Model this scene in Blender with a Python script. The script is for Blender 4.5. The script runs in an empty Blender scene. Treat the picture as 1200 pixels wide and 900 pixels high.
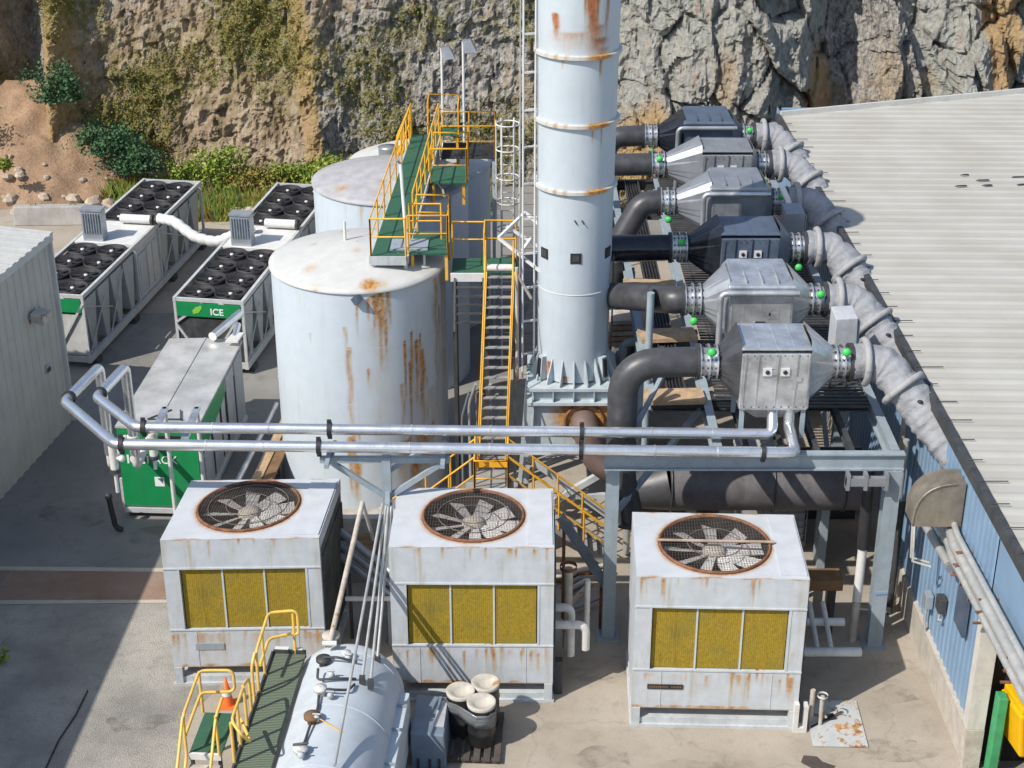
import bpy, math, random
import numpy as np
from mathutils import Vector, Matrix, noise
R = math.radians
random.seed(11)
sc = bpy.context.scene
C = sc.collection

# ---------------------------------------------------------------- camera
cam = bpy.data.objects.new('camera', bpy.data.cameras.new('camera'))
C.objects.link(cam)
cam.location = (0, 0, 22)
cam.rotation_euler = (R(90 - 25.5), 0, 0)
cam.data.sensor_width = 36
cam.data.lens = 1850 / 1200 * 36
cam.data.clip_end = 600
sc.camera = cam
# ---------------------------------------------------------------- world and sun
SUN_EL, SUN_AZ = 46.5, 37.0          # the light travels towards +x, turned 37 degrees to +y
world = bpy.data.worlds.new('World'); sc.world = world
world.use_nodes = True
wn = world.node_tree.nodes; wl = world.node_tree.links
sky = wn.new('ShaderNodeTexSky'); sky.sky_type = 'NISHITA'; sky.sun_disc = False
sky.sun_elevation = R(SUN_EL)
sx, sy = -math.cos(R(SUN_AZ)), -math.sin(R(SUN_AZ))      # where the sun stands
sky.sun_rotation = math.atan2(sx, sy)
bg = wn['Background']; bg.inputs['Strength'].default_value = 0.15
wl.new(sky.outputs[0], bg.inputs['Color'])
sun = bpy.data.objects.new('sun', bpy.data.lights.new('sun', 'SUN')); C.objects.link(sun)
sun.data.energy = 4.6; sun.data.angle = R(0.5); sun.data.color = (1.0, 0.95, 0.87)
d = Vector((math.cos(R(SUN_AZ)) * math.cos(R(SUN_EL)), math.sin(R(SUN_AZ)) * math.cos(R(SUN_EL)), -math.sin(R(SUN_EL))))
sun.rotation_euler = d.to_track_quat('-Z', 'Y').to_euler()
sun.location = (-30, -20, 50)
vs = sc.view_settings
vs.view_transform = 'Standard'; vs.look = 'None'; vs.gamma = 1; vs.exposure = 0.12
vs.use_curve_mapping = False

# ---------------------------------------------------------------- materials
def nt(m): return m.node_tree.nodes, m.node_tree.links
def N(n, t, **k):
    x = n.new(t)
    for a, b in k.items(): setattr(x, a, b)
    return x
def mixc(n, l, fac, a, b, mode='MIX'):
    m = N(n, 'ShaderNodeMix', data_type='RGBA', blend_type=mode)
    for s, v in ((m.inputs[0], fac), (m.inputs[6], a), (m.inputs[7], b)):
        if hasattr(v, 'links'): l.new(v, s)
        elif isinstance(v, (int, float)): s.default_value = v
        else: s.default_value = (*v, 1)
    return m.outputs[2]
def ramp(n, l, src, a, b, ca=0.0, cb=1.0):
    m = N(n, 'ShaderNodeMapRange'); m.interpolation_type = 'SMOOTHSTEP'
    l.new(src, m.inputs[0])
    for i, v in enumerate((a, b, ca, cb)): m.inputs[i + 1].default_value = v
    return m.outputs[0]
def noise_n(n, l, co, scale, detail=4, rough=.6, sc3=None):
    if sc3:
        mp = N(n, 'ShaderNodeMapping'); mp.inputs['Scale'].default_value = sc3; l.new(co, mp.inputs[0]); co = mp.outputs[0]
    t = N(n, 'ShaderNodeTexNoise'); t.inputs['Scale'].default_value = scale
    t.inputs['Detail'].default_value = detail; t.inputs['Roughness'].default_value = rough
    l.new(co, t.inputs['Vector']); return t.outputs['Fac']
def math_n(n, l, op, a, b):
    m = N(n, 'ShaderNodeMath', operation=op)
    for s, v in ((m.inputs[0], a), (m.inputs[1], b)):
        if hasattr(v, 'links'): l.new(v, s)
        else: s.default_value = v
    return m.outputs[0]
def base_mat(name, rough=.6, metal=0.0):
    m = bpy.data.materials.new(name); m.use_nodes = True
    n, l = nt(m); b = n['Principled BSDF']
    b.inputs['Roughness'].default_value = rough; b.inputs['Metallic'].default_value = metal
    co = N(n, 'ShaderNodeTexCoord').outputs['Object']
    return m, n, l, b, co
RUST_D, RUST_L = (.19, .07, .014), (.57, .27, .045)
def surf(name, col, rough=.6, metal=0.0, var=.18, vs=2.5, dirt=.25, dirtcol=(.16, .13, .09), rust=0.0, bump=.1, bs=30, streak=0.3, spec=.5, rust_l=RUST_L):
    """weathered surface: tone patches, vertical grime, rust (noise spots plus the painted 'rust' attribute)"""
    m, n, l, b, co = base_mat(name, rough, metal)
    f = noise_n(n, l, co, vs, 6, .65)
    hi = tuple(min(1, c * (1 + var)) for c in col); lo = tuple(c * (1 - var) for c in col)
    c = mixc(n, l, ramp(n, l, f, .3, .7), lo, hi)
    s = noise_n(n, l, co, 1.0, 5, .6, (5, 5, .5))
    c = mixc(n, l, math_n(n, l, 'MULTIPLY', ramp(n, l, s, .5, .78), streak), c, dirtcol)
    g = noise_n(n, l, co, vs * 3.7, 8, .75)
    c = mixc(n, l, math_n(n, l, 'MULTIPLY', ramp(n, l, g, .52, .75), dirt), c, dirtcol)
    at = N(n, 'ShaderNodeAttribute'); at.attribute_name = 'rust'
    fine = noise_n(n, l, co, 9, 8, .7, (1.3, 1.3, .45))
    rf = math_n(n, l, 'ADD', at.outputs['Fac'], math_n(n, l, 'MULTIPLY', math_n(n, l, 'SUBTRACT', fine, .5), .65))
    rmask = ramp(n, l, rf, .22, .85)
    c = mixc(n, l, math_n(n, l, 'MULTIPLY', ramp(n, l, at.outputs['Fac'], .04, .75), .6), c, (.42, .29, .13))
    if rust > 0:
        sp = noise_n(n, l, co, 3.1, 9, .72)
        rmask = math_n(n, l, 'MAXIMUM', rmask, ramp(n, l, sp, .72 - rust * .3, .80 - rust * .3))
    rc = mixc(n, l, ramp(n, l, noise_n(n, l, co, 9, 5, .7), .35, .65), RUST_D, rust_l)
    c = mixc(n, l, math_n(n, l, 'MULTIPLY', rmask, .92), c, rc)
    l.new(c, b.inputs['Base Color'])
    l.new(math_n(n, l, 'ADD', math_n(n, l, 'MULTIPLY', f, .22), rough - .11), b.inputs['Roughness'])
    if metal > 0:
        l.new(math_n(n, l, 'MULTIPLY', math_n(n, l, 'SUBTRACT', 1.0, rmask), metal), b.inputs['Metallic'])
    b.inputs['Specular IOR Level'].default_value = spec
    if bump:
        bp = N(n, 'ShaderNodeBump'); bp.inputs['Strength'].default_value = bump; bp.inputs['Distance'].default_value = .03
        l.new(noise_n(n, l, co, bs, 4, .6), bp.inputs['Height']); l.new(bp.outputs[0], b.inputs['Normal'])
    return m

M = {}
M['tank'] = surf('tank_paint', (.53, .59, .635), .55, var=.03, dirt=.05, streak=.18, bump=.03, dirtcol=(.33, .25, .14))
M['tank_roof'] = surf('tank_roof_paint', (.52, .52, .495), .6, var=.05, dirt=.4, streak=0, dirtcol=(.42, .33, .22))
M['tank_grey'] = surf('grey_tank_roof', (.37, .365, .37), .6, var=.14, dirt=.6, streak=0, dirtcol=(.33, .25, .18))
M['chimney'] = surf('chimney_paint', (.475, .53, .57), .5, var=.03, dirt=.05, streak=.12, bump=.03, rust_l=(.45, .12, .03))
M['pedestal'] = surf('pedestal_paint', (.44, .50, .525), .6, var=.1, dirt=.3, streak=.3)
M['tower'] = surf('tower_paint', (.49, .52, .545), .55, var=.08, dirt=.25, streak=.5, dirtcol=(.33, .26, .14), bump=.05)
M['tower_top'] = surf('tower_top_paint', (.50, .52, .545), .55, var=.06, dirt=.12, streak=0, dirtcol=(.36, .28, .2), rust=.05)
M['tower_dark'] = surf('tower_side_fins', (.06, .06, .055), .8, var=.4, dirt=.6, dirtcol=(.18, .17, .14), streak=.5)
M['rust'] = surf('rusty_steel', (.19, .08, .04), .85, var=.4, vs=6, dirt=.4, dirtcol=(.10, .04, .02))
M['rustpaint'] = surf('rust_worn_paint', (.47, .42, .36), .75, var=.2, rust=.5)
M['rustbar'] = surf('rusty_pale_bar', (.36, .27, .20), .75, var=.25, rust=.62)
M['blade'] = surf('fan_blade', (.58, .56, .53), .65, var=.15, dirt=.5, rust=.15)
M['wire'] = surf('guard_wire', (.12, .10, .085), .7, var=.3, bump=0)
M['galv'] = surf('galvanised_sheet', (.58, .585, .59), .36, .7, var=.28, vs=1.6, dirt=.25, dirtcol=(.3, .29, .27), streak=.15, bump=.08, bs=6)
M['galv_dull'] = surf('dull_sheet', (.32, .335, .355), .45, .5, var=.16, vs=1.6, dirt=.3, dirtcol=(.2, .2, .2), streak=.15, bump=.08, bs=6)
M['navy'] = surf('slate_blue_sheet', (.10, .13, .18), .42, .25, var=.2, vs=1.6, dirt=.3, dirtcol=(.2, .21, .22), streak=.2, bump=.08, bs=6)
M['alu'] = surf('pipe_jacket', (.74, .75, .76), .28, .85, var=.06, dirt=.12, dirtcol=(.3, .28, .26), streak=0, bump=.03, bs=8)
M['duct'] = surf('dark_duct', (.052, .052, .056), .42, var=.25, dirt=.25, dirtcol=(.12, .11, .11), streak=.2, bump=.08, bs=9)
M['wrap'] = surf('black_plastic_wrap', (.014, .017, .024), .16, var=.3, dirt=.15, streak=0, bump=.5, bs=5)
M['bigduct'] = surf('dusty_duct', (.12, .11, .115), .55, var=.2, dirt=.5, dirtcol=(.24, .20, .18))
M['lag'] = surf('lagging_cloth', (.285, .29, .305), .85, var=.16, dirt=.4, dirtcol=(.2, .19, .18), streak=.2, bump=1, bs=9, spec=.2)
M['lagroll'] = surf('lagging_roll', (.33, .33, .335), .8, var=.1, dirt=.25, streak=.1, bump=.6, bs=9, spec=.2)
M['steel'] = surf('grey_steel_paint', (.27, .32, .355), .55, var=.1, dirt=.25, streak=.25)
M['steel_rust'] = surf('worn_steel_paint', (.45, .48, .49), .6, var=.12, dirt=.35, rust=.2)
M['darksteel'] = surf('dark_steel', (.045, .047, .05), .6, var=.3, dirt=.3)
M['yellow'] = surf('yellow_rail_paint', (.78, .40, .025), .5, var=.12, dirt=.2, bump=0, dirtcol=(.35, .17, .04))
M['paleyellow'] = surf('sun_bleached_yellow', (.80, .50, .10), .5, var=.1, dirt=.12, bump=0)
M['tread'] = surf('grey_tread', (.27, .27, .26), .7, var=.15, dirt=.4)
M['white'] = surf('white_paint', (.64, .64, .62), .5, var=.06, dirt=.2, dirtcol=(.42, .36, .28), bump=.04)
M['whitedirty'] = surf('dirty_white_paint', (.62, .60, .56), .6, var=.12, dirt=.4, dirtcol=(.33, .26, .2))
M['frame'] = surf('unit_frame_paint', (.50, .51, .50), .5, var=.1, dirt=.35, dirtcol=(.28, .25, .22))
M['coil'] = surf('coil_panel', (.40, .41, .41), .55, .2, var=.1, dirt=.3, dirtcol=(.25, .24, .23))
M['cab'] = surf('cabinet_panel', (.50, .50, .48), .55, var=.08, dirt=.3, dirtcol=(.3, .28, .25))
M['black'] = surf('black_plastic', (.022, .021, .023), .6, var=.3, dirt=.15, dirtcol=(.08, .08, .08), bump=0)
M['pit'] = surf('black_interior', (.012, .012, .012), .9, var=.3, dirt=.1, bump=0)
M['green'] = surf('green_panel', (.010, .24, .075), .42, var=.08, dirt=.1, dirtcol=(.05, .16, .08), bump=.02)
M['lime'] = surf('lime_handwheel', (.05, .50, .09), .45, var=.1, dirt=.1, bump=0)
M['leaf_print'] = surf('lime_print', (.25, .55, .06), .5, var=.05, dirt=0, bump=0)
M['letter'] = surf('white_lettering', (.82, .84, .82), .5, var=.03, dirt=.05, bump=0)
M['tan'] = surf('tan_timber', (.42, .29, .17), .8, var=.22, vs=4, dirt=.4)
M['brown'] = surf('brown_beam', (.18, .10, .045), .8, var=.25, dirt=.4)
M['darkwood'] = surf('dark_wood', (.07, .055, .045), .85, var=.3, dirt=.4)
M['concrete'] = surf('old_concrete', (.36, .34, .31), .85, var=.18, vs=1.4, dirt=.5, dirtcol=(.2, .18, .15), streak=.35, bump=.3)
M['plinth'] = surf('pale_plinth', (.46, .42, .36), .85, var=.12, dirt=.35, streak=.3, bump=.25)
M['shed'] = surf('shed_sheet', (.47, .455, .40), .6, var=.07, vs=1.2, dirt=.2, streak=.2, bump=.03, dirtcol=(.25, .23, .19))
M['shedtrim'] = surf('shed_flashing', (.52, .52, .49), .5, var=.07, dirt=.2, streak=.1)
M['blue'] = surf('blue_sheet', (.195, .295, .415), .5, var=.08, vs=1.0, dirt=.2, streak=.35, dirtcol=(.30, .36, .40), bump=.03)
M['door_post'] = surf('door_jamb', (.58, .55, .49), .6, var=.08, dirt=.3)
M['hood'] = surf('brown_hood', (.29, .25, .20), .45, .5, var=.18, dirt=.4, streak=.4)
M['machine'] = surf('machine_yellow', (.80, .42, .0), .45, var=.06, dirt=.1)
M['greenpost'] = surf('green_post', (.05, .30, .12), .55, var=.15, dirt=.3)
M['wallpipe'] = surf('wall_pipe', (.52, .52, .50), .45, .45, var=.12, dirt=.3)
M['cabgrey'] = surf('slate_cabinet', (.17, .215, .27), .5, var=.1, dirt=.2)
M['drum'] = surf('black_drum', (.02, .02, .022), .35, var=.3, dirt=.2)
M['lid'] = surf('drum_lid', (.50, .465, .40), .7, var=.15, dirt=.5)
M['clear'] = surf('plastic_sheet', (.16, .17, .18), .18, var=.2, dirt=.2, bump=.6, bs=8)
M['cone'] = surf('orange_cone', (.85, .15, .02), .5, var=.1, dirt=.1, bump=0)
M['plate'] = surf('checker_plate', (.55, .57, .56), .55, .2, var=.1, dirt=.3, rust=.72, bump=.05)
M['rock'] = surf('pale_rubble', (.42, .34, .26), .9, var=.3, vs=3, dirt=.4, bump=.4, bs=12)
M['tote'] = surf('white_tote', (.42, .43, .45), .5, var=.08, dirt=.25)
M['vessel'] = surf('vessel_paint', (.48, .525, .56), .5, var=.06, dirt=.15, streak=.12, dirtcol=(.35, .3, .2), bump=.03)
M['stainless'] = surf('louvre_steel', (.42, .46, .50), .4, .5, var=.1, dirt=.15, streak=.1)
M['silvertop'] = surf('brushed_roof', (.56, .555, .53), .42, .35, var=.2, vs=1.1, dirt=.35, dirtcol=(.5, .46, .38), streak=0, bump=.15, bs=3)

def grate_mat(name, col, col2, sc_):
    m, n, l, b, co = base_mat(name, .65)
    w = N(n, 'ShaderNodeTexWave', wave_type='BANDS'); w.inputs['Scale'].default_value = sc_
    w.bands_direction = 'Y'; w.inputs['Distortion'].default_value = .6; l.new(co, w.inputs['Vector'])
    c = mixc(n, l, w.outputs['Fac'], col2, col)
    f = noise_n(n, l, co, 3, 6, .7)
    c = mixc(n, l, math_n(n, l, 'MULTIPLY', ramp(n, l, f, .5, .75), .4), c, (.16, .14, .10))
    l.new(c, b.inputs['Base Color'])
    bp = N(n, 'ShaderNodeBump'); bp.inputs['Strength'].default_value = .6; bp.inputs['Distance'].default_value = .02
    l.new(w.outputs['Fac'], bp.inputs['Height']); l.new(bp.outputs[0], b.inputs['Normal'])
    return m
M['grate'] = grate_mat('green_grating', (.03, .16, .085), (.012, .07, .04), 9)
M['grate_olive'] = grate_mat('olive_grating', (.17, .21, .14), (.06, .085, .055), 6)

def filter_mat():
    m, n, l, b, co = base_mat('yellow_filter_media', .9)
    f = noise_n(n, l, co, 22, 3, .7, (1, 1, .7)); g = noise_n(n, l, co, 1.7, 5, .6)
    c = mixc(n, l, ramp(n, l, f, .28, .66), (.26, .175, .012), (.38, .26, .016))
    c = mixc(n, l, math_n(n, l, 'MULTIPLY', ramp(n, l, g, .42, .70), .6), c, (.22, .19, .035))
    vv_ = noise_n(n, l, co, 1.0, 5, .65, (6, 1, .7)); c = mixc(n, l, math_n(n, l, 'MULTIPLY', ramp(n, l, vv_, .52, .72), .55), c, (.16, .11, .012))
    w = N(n, 'ShaderNodeTexWave', wave_type='BANDS'); w.bands_direction = 'X'; w.inputs['Scale'].default_value = 7
    w.inputs['Distortion'].default_value = 2.5; w.inputs['Detail Scale'].default_value = 6; l.new(co, w.inputs['Vector'])
    c = mixc(n, l, math_n(n, l, 'MULTIPLY', w.outputs['Fac'], .35), c, (.13, .085, .01))
    l.new(c, b.inputs['Base Color'])
    bp = N(n, 'ShaderNodeBump'); bp.inputs['Strength'].default_value = .5; bp.inputs['Distance'].default_value = .02
    l.new(f, bp.inputs['Height']); l.new(bp.outputs[0], b.inputs['Normal'])
    return m
M['filter'] = filter_mat()

def roof_mat():
    m, n, l, b, co = base_mat('cream_roof_sheet', .5)
    f = noise_n(n, l, co, .5, 6, .6); s = noise_n(n, l, co, 1.0, 6, .7, (.35, 4, 1))
    c = mixc(n, l, ramp(n, l, f, .3, .7), (.40, .38, .33), (.455, .44, .395))
    c = mixc(n, l, math_n(n, l, 'MULTIPLY', ramp(n, l, s, .48, .75), .3), c, (.38, .34, .28))
    g = noise_n(n, l, co, 5, 8, .8)
    c = mixc(n, l, math_n(n, l, 'MULTIPLY', ramp(n, l, g, .6, .8), .22), c, (.26, .22, .17))
    l.new(c, b.inputs['Base Color']); return m
M['roof'] = roof_mat()

def ground_mat(name, a, b_, dark, sc_=.35, grit=40, gritamt=.35, crack=True, bump=.25):
    m, n, l, b, co = base_mat(name, .9)
    f = noise_n(n, l, co, sc_, 8, .62); g = noise_n(n, l, co, grit, 3, .7); h = noise_n(n, l, co, sc_ * 5, 8, .72)
    c = mixc(n, l, ramp(n, l, f, .3, .7), a, b_)
    c = mixc(n, l, math_n(n, l, 'MULTIPLY', ramp(n, l, h, .48, .75), .55), c, dark)
    c = mixc(n, l, math_n(n, l, 'MULTIPLY', ramp(n, l, g, .4, .7), gritamt), c, tuple(x * .55 for x in a))
    if crack:
        v = N(n, 'ShaderNodeTexVoronoi', feature='DISTANCE_TO_EDGE'); v.inputs['Scale'].default_value = .22
        dv = N(n, 'ShaderNodeVectorMath', operation='ADD')
        nn = N(n, 'ShaderNodeTexNoise'); nn.inputs['Scale'].default_value = 1.2; nn.inputs['Detail'].default_value = 6; l.new(co, nn.inputs['Vector'])
        l.new(co, dv.inputs[0]); l.new(nn.outputs['Color'], dv.inputs[1]); l.new(dv.outputs[0], v.inputs['Vector'])
        c = mixc(n, l, math_n(n, l, 'MULTIPLY', ramp(n, l, v.outputs['Distance'],   .010, .0), .22), c, tuple(x * .5 for x in a))
    l.new(c, b.inputs['Base Color'])
    bp = N(n, 'ShaderNodeBump'); bp.inputs['Strength'].default_value = bump; bp.inputs['Distance'].default_value = .05
    l.new(g, bp.inputs['Height']); l.new(bp.outputs[0], b.inputs['Normal'])
    return m
M['yard'] = ground_mat('yard_concrete', (.20, .195, .18), (.27, .255, .235), (.13, .12, .105))
M['gravel'] = ground_mat('gravel', (.25, .24, .215), (.46, .43, .375), (.17, .165, .15), .42, 30, .5, False, .8)
M['apron'] = ground_mat('tan_concrete', (.315, .27, .215), (.41, .36, .295), (.20, .165, .13), .4, 30, .2)
M['slab'] = ground_mat('reddish_slab', (.24, .15, .10), (.30, .21, .16), (.17, .12, .10), .8, 30, .3, False)
M['kerbline'] = ground_mat('pale_edging', (.42, .37, .29), (.50, .44, .35), (.3, .26, .2), .8, 30, .3, False)
M['dirt'] = ground_mat('loose_earth', (.27, .17, .10), (.42, .28, .175), (.18, .11, .06), .5, 9, .45, False, .9)
def damp_mat():
    m, n, l, b, co = base_mat('damp_patch', .75)
    f = noise_n(n, l, co, 1.6, 8, .7)
    mx = N(n, 'ShaderNodeMixShader'); tr = N(n, 'ShaderNodeBsdfTransparent'); l.new(math_n(n, l, 'MULTIPLY', ramp(n, l, f, .42, .70), .3), mx.inputs[0]); l.new(tr.outputs[0], mx.inputs[1]); l.new(b.outputs[0], mx.inputs[2]); l.new(mx.outputs[0], n['Material Output'].inputs['Surface'])
    b.inputs['Base Color'].default_value = (.10, .085, .07, 1); return m
M['damp'] = damp_mat()
M['stain'] = ground_mat('oil_stain', (.055, .045, .04), (.09, .07, .06), (.04, .03, .03), 2, 30, .2, False)

def leaf_mat(name, a, b_):
    m, n, l, b, co = base_mat(name, .65)
    f = noise_n(n, l, co, 3.0, 3, .6)
    l.new(mixc(n, l, ramp(n, l, f, .3, .7), a, b_), b.inputs['Base Color'])
    b.inputs['Specular IOR Level'].default_value = .25
    return m
LEAF = {'dark': [leaf_mat('dark_leaf', (.035, .085, .035), (.07, .135, .06)), leaf_mat('dark_leaf_tip', (.05, .12, .05), (.08, .16, .07))],
        'bright': [leaf_mat('bright_leaf', (.10, .17, .02), (.19, .26, .04)), leaf_mat('bright_leaf_tip', (.22, .29, .04), (.34, .36, .08))],
        'olive': [leaf_mat('olive_leaf', (.13, .14, .02), (.24, .23, .05)), leaf_mat('dry_leaf', (.22, .15, .04), (.30, .22, .07))]}

def cliff_mat():
    m, n, l, b, co = base_mat('quarry_rock', .92)
    def attr(nm):
        a = N(n, 'ShaderNodeAttribute'); a.attribute_name = nm; return a.outputs['Fac']
    f1 = noise_n(n, l, co, .9, 9, .72, (1, 1, .6)); f2 = noise_n(n, l, co, 4.6, 9, .82, (1.1, 1, .5)); f3 = noise_n(n, l, co, 1.5, 8, .7)
    grey = mixc(n, l, ramp(n, l, f2, .40, .60), (.19, .182, .17), (.68, .64, .58))
    brown = mixc(n, l, ramp(n, l, f1, .35, .65), (.30, .22, .13), (.70, .56, .40))
    c = mixc(n, l, ramp(n, l, math_n(n, l, 'ADD', f3, attr('brown')), .52, .85), grey, brown)
    pale = mixc(n, l, ramp(n, l, f2, .34, .62), (.30, .305, .285), (.62, .605, .53))
    c = mixc(n, l, ramp(n, l, math_n(n, l, 'ADD', math_n(n, l, 'MULTIPLY', f1, .5), attr('pale')), .45, .95), c, pale)
    ochre = mixc(n, l, ramp(n, l, f2, .3, .7), (.44, .27, .11), (.70, .52, .30))
    c = mixc(n, l, ramp(n, l, math_n(n, l, 'ADD', math_n(n, l, 'MULTIPLY', f2, .8), attr('ochre')), .62, 1.0), c, ochre)
    red = noise_n(n, l, co, 1.5, 8, .75, (1.8, 1, .4))
    c = mixc(n, l, math_n(n, l, 'MULTIPLY', ramp(n, l, red, .54, .68), .7), c, (.56, .33, .24))
    moss = noise_n(n, l, co, 3.0, 9, .8)
    mm = ramp(n, l, math_n(n, l, 'ADD', moss, attr('moss')), .62, .80)
    c = mixc(n, l, math_n(n, l, 'MULTIPLY', mm, .85), c, mixc(n, l, ramp(n, l, f2, .35, .65), (.16, .16, .03), (.40, .34, .09)))
    l.new(c, b.inputs['Base Color'])
    h = math_n(n, l, 'ADD', f2, noise_n(n, l, co, 7, 8, .75, (1, 1, .7)))
    bp = N(n, 'ShaderNodeBump'); bp.inputs['Strength'].default_value = 1; bp.inputs['Distance'].default_value = .22
    l.new(h, bp.inputs['Height']); l.new(bp.outputs[0], b.inputs['Normal'])
    b.inputs['Specular IOR Level'].default_value = .2
    return m
M['cliff'] = cliff_mat()

# ---------------------------------------------------------------- mesh helpers
SPLIT = {'weld_seam', 'hand_hole_frame', 'leg', 'legs', 'support', 'joist', 'diagonal_brace', 'brace', 'cross_brace', 'mullion', 'foot', 'gutter_bracket', 'bracket', 'roof_debris', 'steps', 'treads', 'tread', 'stringer', 'post_frame', 'side_door', 'dark_gap', 'gusset', 'web', 'slat', 'bearer', 'saddle', 'clamp', 'trestle', 'prop', 'strut', 'hanger', 'lifting_loop', 'stand', 'skirt_rib', 'panel', 'side_beam', 'edge_beam', 'rungs', 'stair_rail_post', 'end_board', 'base_frame_bar', 'cross_arm', 'jacket_seam'}
class MB:
    """collects shapes; build() links them as ONE mesh object"""
    def __init__(s): s.v = []; s.f = []; s.mi = []; s.sm = []; s.pi = []; s.p = 0
    def add(s, vs, fs, mi=0, smooth=False):
        k = len(s.v); s.v += [tuple(v) for v in vs]
        for f in fs: s.f.append([i + k for i in f]); s.mi.append(mi); s.sm.append(smooth); s.pi.append(s.p)
        s.p += 1
    def box(s, x0, x1, y0, y1, z0, z1, mi=0):
        s.add([(x0, y0, z0), (x1, y0, z0), (x1, y1, z0), (x0, y1, z0), (x0, y0, z1), (x1, y0, z1), (x1, y1, z1), (x0, y1, z1)],
              [(3, 2, 1, 0), (4, 5, 6, 7), (0, 1, 5, 4), (1, 2, 6, 5), (2, 3, 7, 6), (3, 0, 4, 7)], mi)
        return s
    def hexa(s, lo, hi, mi=0):
        """lo, hi: four corners each, same winding (counter-clockwise from above)"""
        s.add(list(lo) + list(hi), [(3, 2, 1, 0), (4, 5, 6, 7), (0, 1, 5, 4), (1, 2, 6, 5), (2, 3, 7, 6), (3, 0, 4, 7)], mi); return s
    def bar(s, p, q, w, h=None, mi=0, up=(0, 0, 1)):
        p, q = Vector(p), Vector(q); h = h or w; t = (q - p).normalized(); up = Vector(up)
        if abs(t.dot(up)) > .98: up = Vector((0, 1, 0))
        a = t.cross(up).normalized() * w / 2; b = a.cross(t).normalized() * h / 2
        vs = [p - a - b, p + a - b, p + a + b, p - a + b, q - a - b, q + a - b, q + a + b, q - a + b]
        s.add(vs, [(0, 1, 2, 3), (7, 6, 5, 4), (1, 0, 4, 5), (2, 1, 5, 6), (3, 2, 6, 7), (0, 3, 7, 4)], mi); return s
    def tube(s, pts, r, n=10, mi=0, cap=True):
        pts = [Vector(p) for p in pts]; rs = r if isinstance(r, (list, tuple)) else [r] * len(pts)
        t0 = (pts[1] - pts[0]).normalized()
        a = t0.cross(Vector((0, 0, 1)))
        if a.length < .05: a = Vector((1, 0, 0))
        a.normalize(); vs = []
        for i, p in enumerate(pts):
            if i == 0: t = t0
            elif i == len(pts) - 1: t = (pts[i] - pts[i - 1]).normalized()
            else: t = ((pts[i] - pts[i - 1]).normalized() + (pts[i + 1] - pts[i]).normalized()).normalized()
            a = (a - t * a.dot(t)).normalized(); b = t.cross(a)
            for k in range(n):
                w = 2 * math.pi * k / n; vs.append(p + (a * math.cos(w) + b * math.sin(w)) * rs[i])
        fs = [(i * n + k, i * n + (k + 1) % n, (i + 1) * n + (k + 1) % n, (i + 1) * n + k) for i in range(len(pts) - 1) for k in range(n)]
        p0 = s.p; s.add(vs, fs, mi, True)
        if cap:
            s.p = p0; s.add(vs[:n], [tuple(reversed(range(n)))], mi); s.p = p0; s.add(vs[-n:], [tuple(range(n))], mi)
        return s
    def lathe(s, prof, c=(0, 0, 0), n=32, mi=0, smooth=True, a0=0, a1=2 * math.pi):
        c = Vector(c); full = abs(a1 - a0 - 2 * math.pi) < 1e-6; m = n if full else n + 1; vs = []
        for r, z in prof:
            for k in range(m):
                w = a0 + (a1 - a0) * k / n; vs.append((c.x + r * math.cos(w), c.y + r * math.sin(w), c.z + z))
        fs = [(i * m + k, i * m + (k + 1) % m, (i + 1) * m + (k + 1) % m, (i + 1) * m + k) for i in range(len(prof) - 1) for k in range(n)]
        s.add(vs, fs, mi, smooth); return s
    def disc(s, c, r, n=32, mi=0):
        s.add([(c[0] + r * math.cos(2 * math.pi * k / n), c[1] + r * math.sin(2 * math.pi * k / n), c[2]) for k in range(n)], [tuple(range(n))], mi); return s
    def grid(s, p, u, v, nu, nv, mi=0):
        p, u, v = Vector(p), Vector(u), Vector(v)
        vs = [p + u * (i / nu) + v * (j / nv) for j in range(nv + 1) for i in range(nu + 1)]
        s.add(vs, [(j * (nu + 1) + i, j * (nu + 1) + i + 1, (j + 1) * (nu + 1) + i + 1, (j + 1) * (nu + 1) + i) for j in range(nv) for i in range(nu)], mi); return s
    def sphere(s, c, r, n=10, mi=0, sq=(1, 1, 1)):
        m = n // 2; vs = []; 
        for j in range(1, m):
            for k in range(n):
                th = math.pi * j / m; w = 2 * math.pi * k / n
                vs.append((c[0] + r * sq[0] * math.sin(th) * math.cos(w), c[1] + r * sq[1] * math.sin(th) * math.sin(w), c[2] + r * sq[2] * math.cos(th)))
        vs += [(c[0], c[1], c[2] + r * sq[2]), (c[0], c[1], c[2] - r * sq[2])]
        T, B = len(vs) - 2, len(vs) - 1
        fs = [(j * n + k, (j + 1) * n + k, (j + 1) * n + (k + 1) % n, j * n + (k + 1) % n) for j in range(m - 2) for k in range(n)]
        fs += [(T, k, (k + 1) % n) for k in range(n)] + [(B, (m - 2) * n + (k + 1) % n, (m - 2) * n + k) for k in range(n)]
        s.add(vs, fs, mi, True); return s
    def build(s, name, mats, parent=None, label=None, bevel=0):
        if name in SPLIT and parent is not None and s.p > 1:
            first = None
            for k in range(s.p):
                q = MB(); idx = [i for i in range(len(s.f)) if s.pi[i] == k]; used = sorted({v for i in idx for v in s.f[i]}); mp = {v: a for a, v in enumerate(used)}
                q.v = [s.v[v] for v in used]; q.f = [[mp[v] for v in s.f[i]] for i in idx]; q.mi = [s.mi[i] for i in idx]; q.sm = [s.sm[i] for i in idx]
                o = q.build(name, mats, parent, label, bevel); first = first or o
            return first
        me = bpy.data.meshes.new(name); me.from_pydata(s.v, [], s.f)
        if not isinstance(mats, (list, tuple)): mats = [mats]
        for m in mats: me.materials.append(m)
        me.polygons.foreach_set('material_index', s.mi); me.polygons.foreach_set('use_smooth', s.sm); me.update()
        o = bpy.data.objects.new(name, me); C.objects.link(o)
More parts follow.
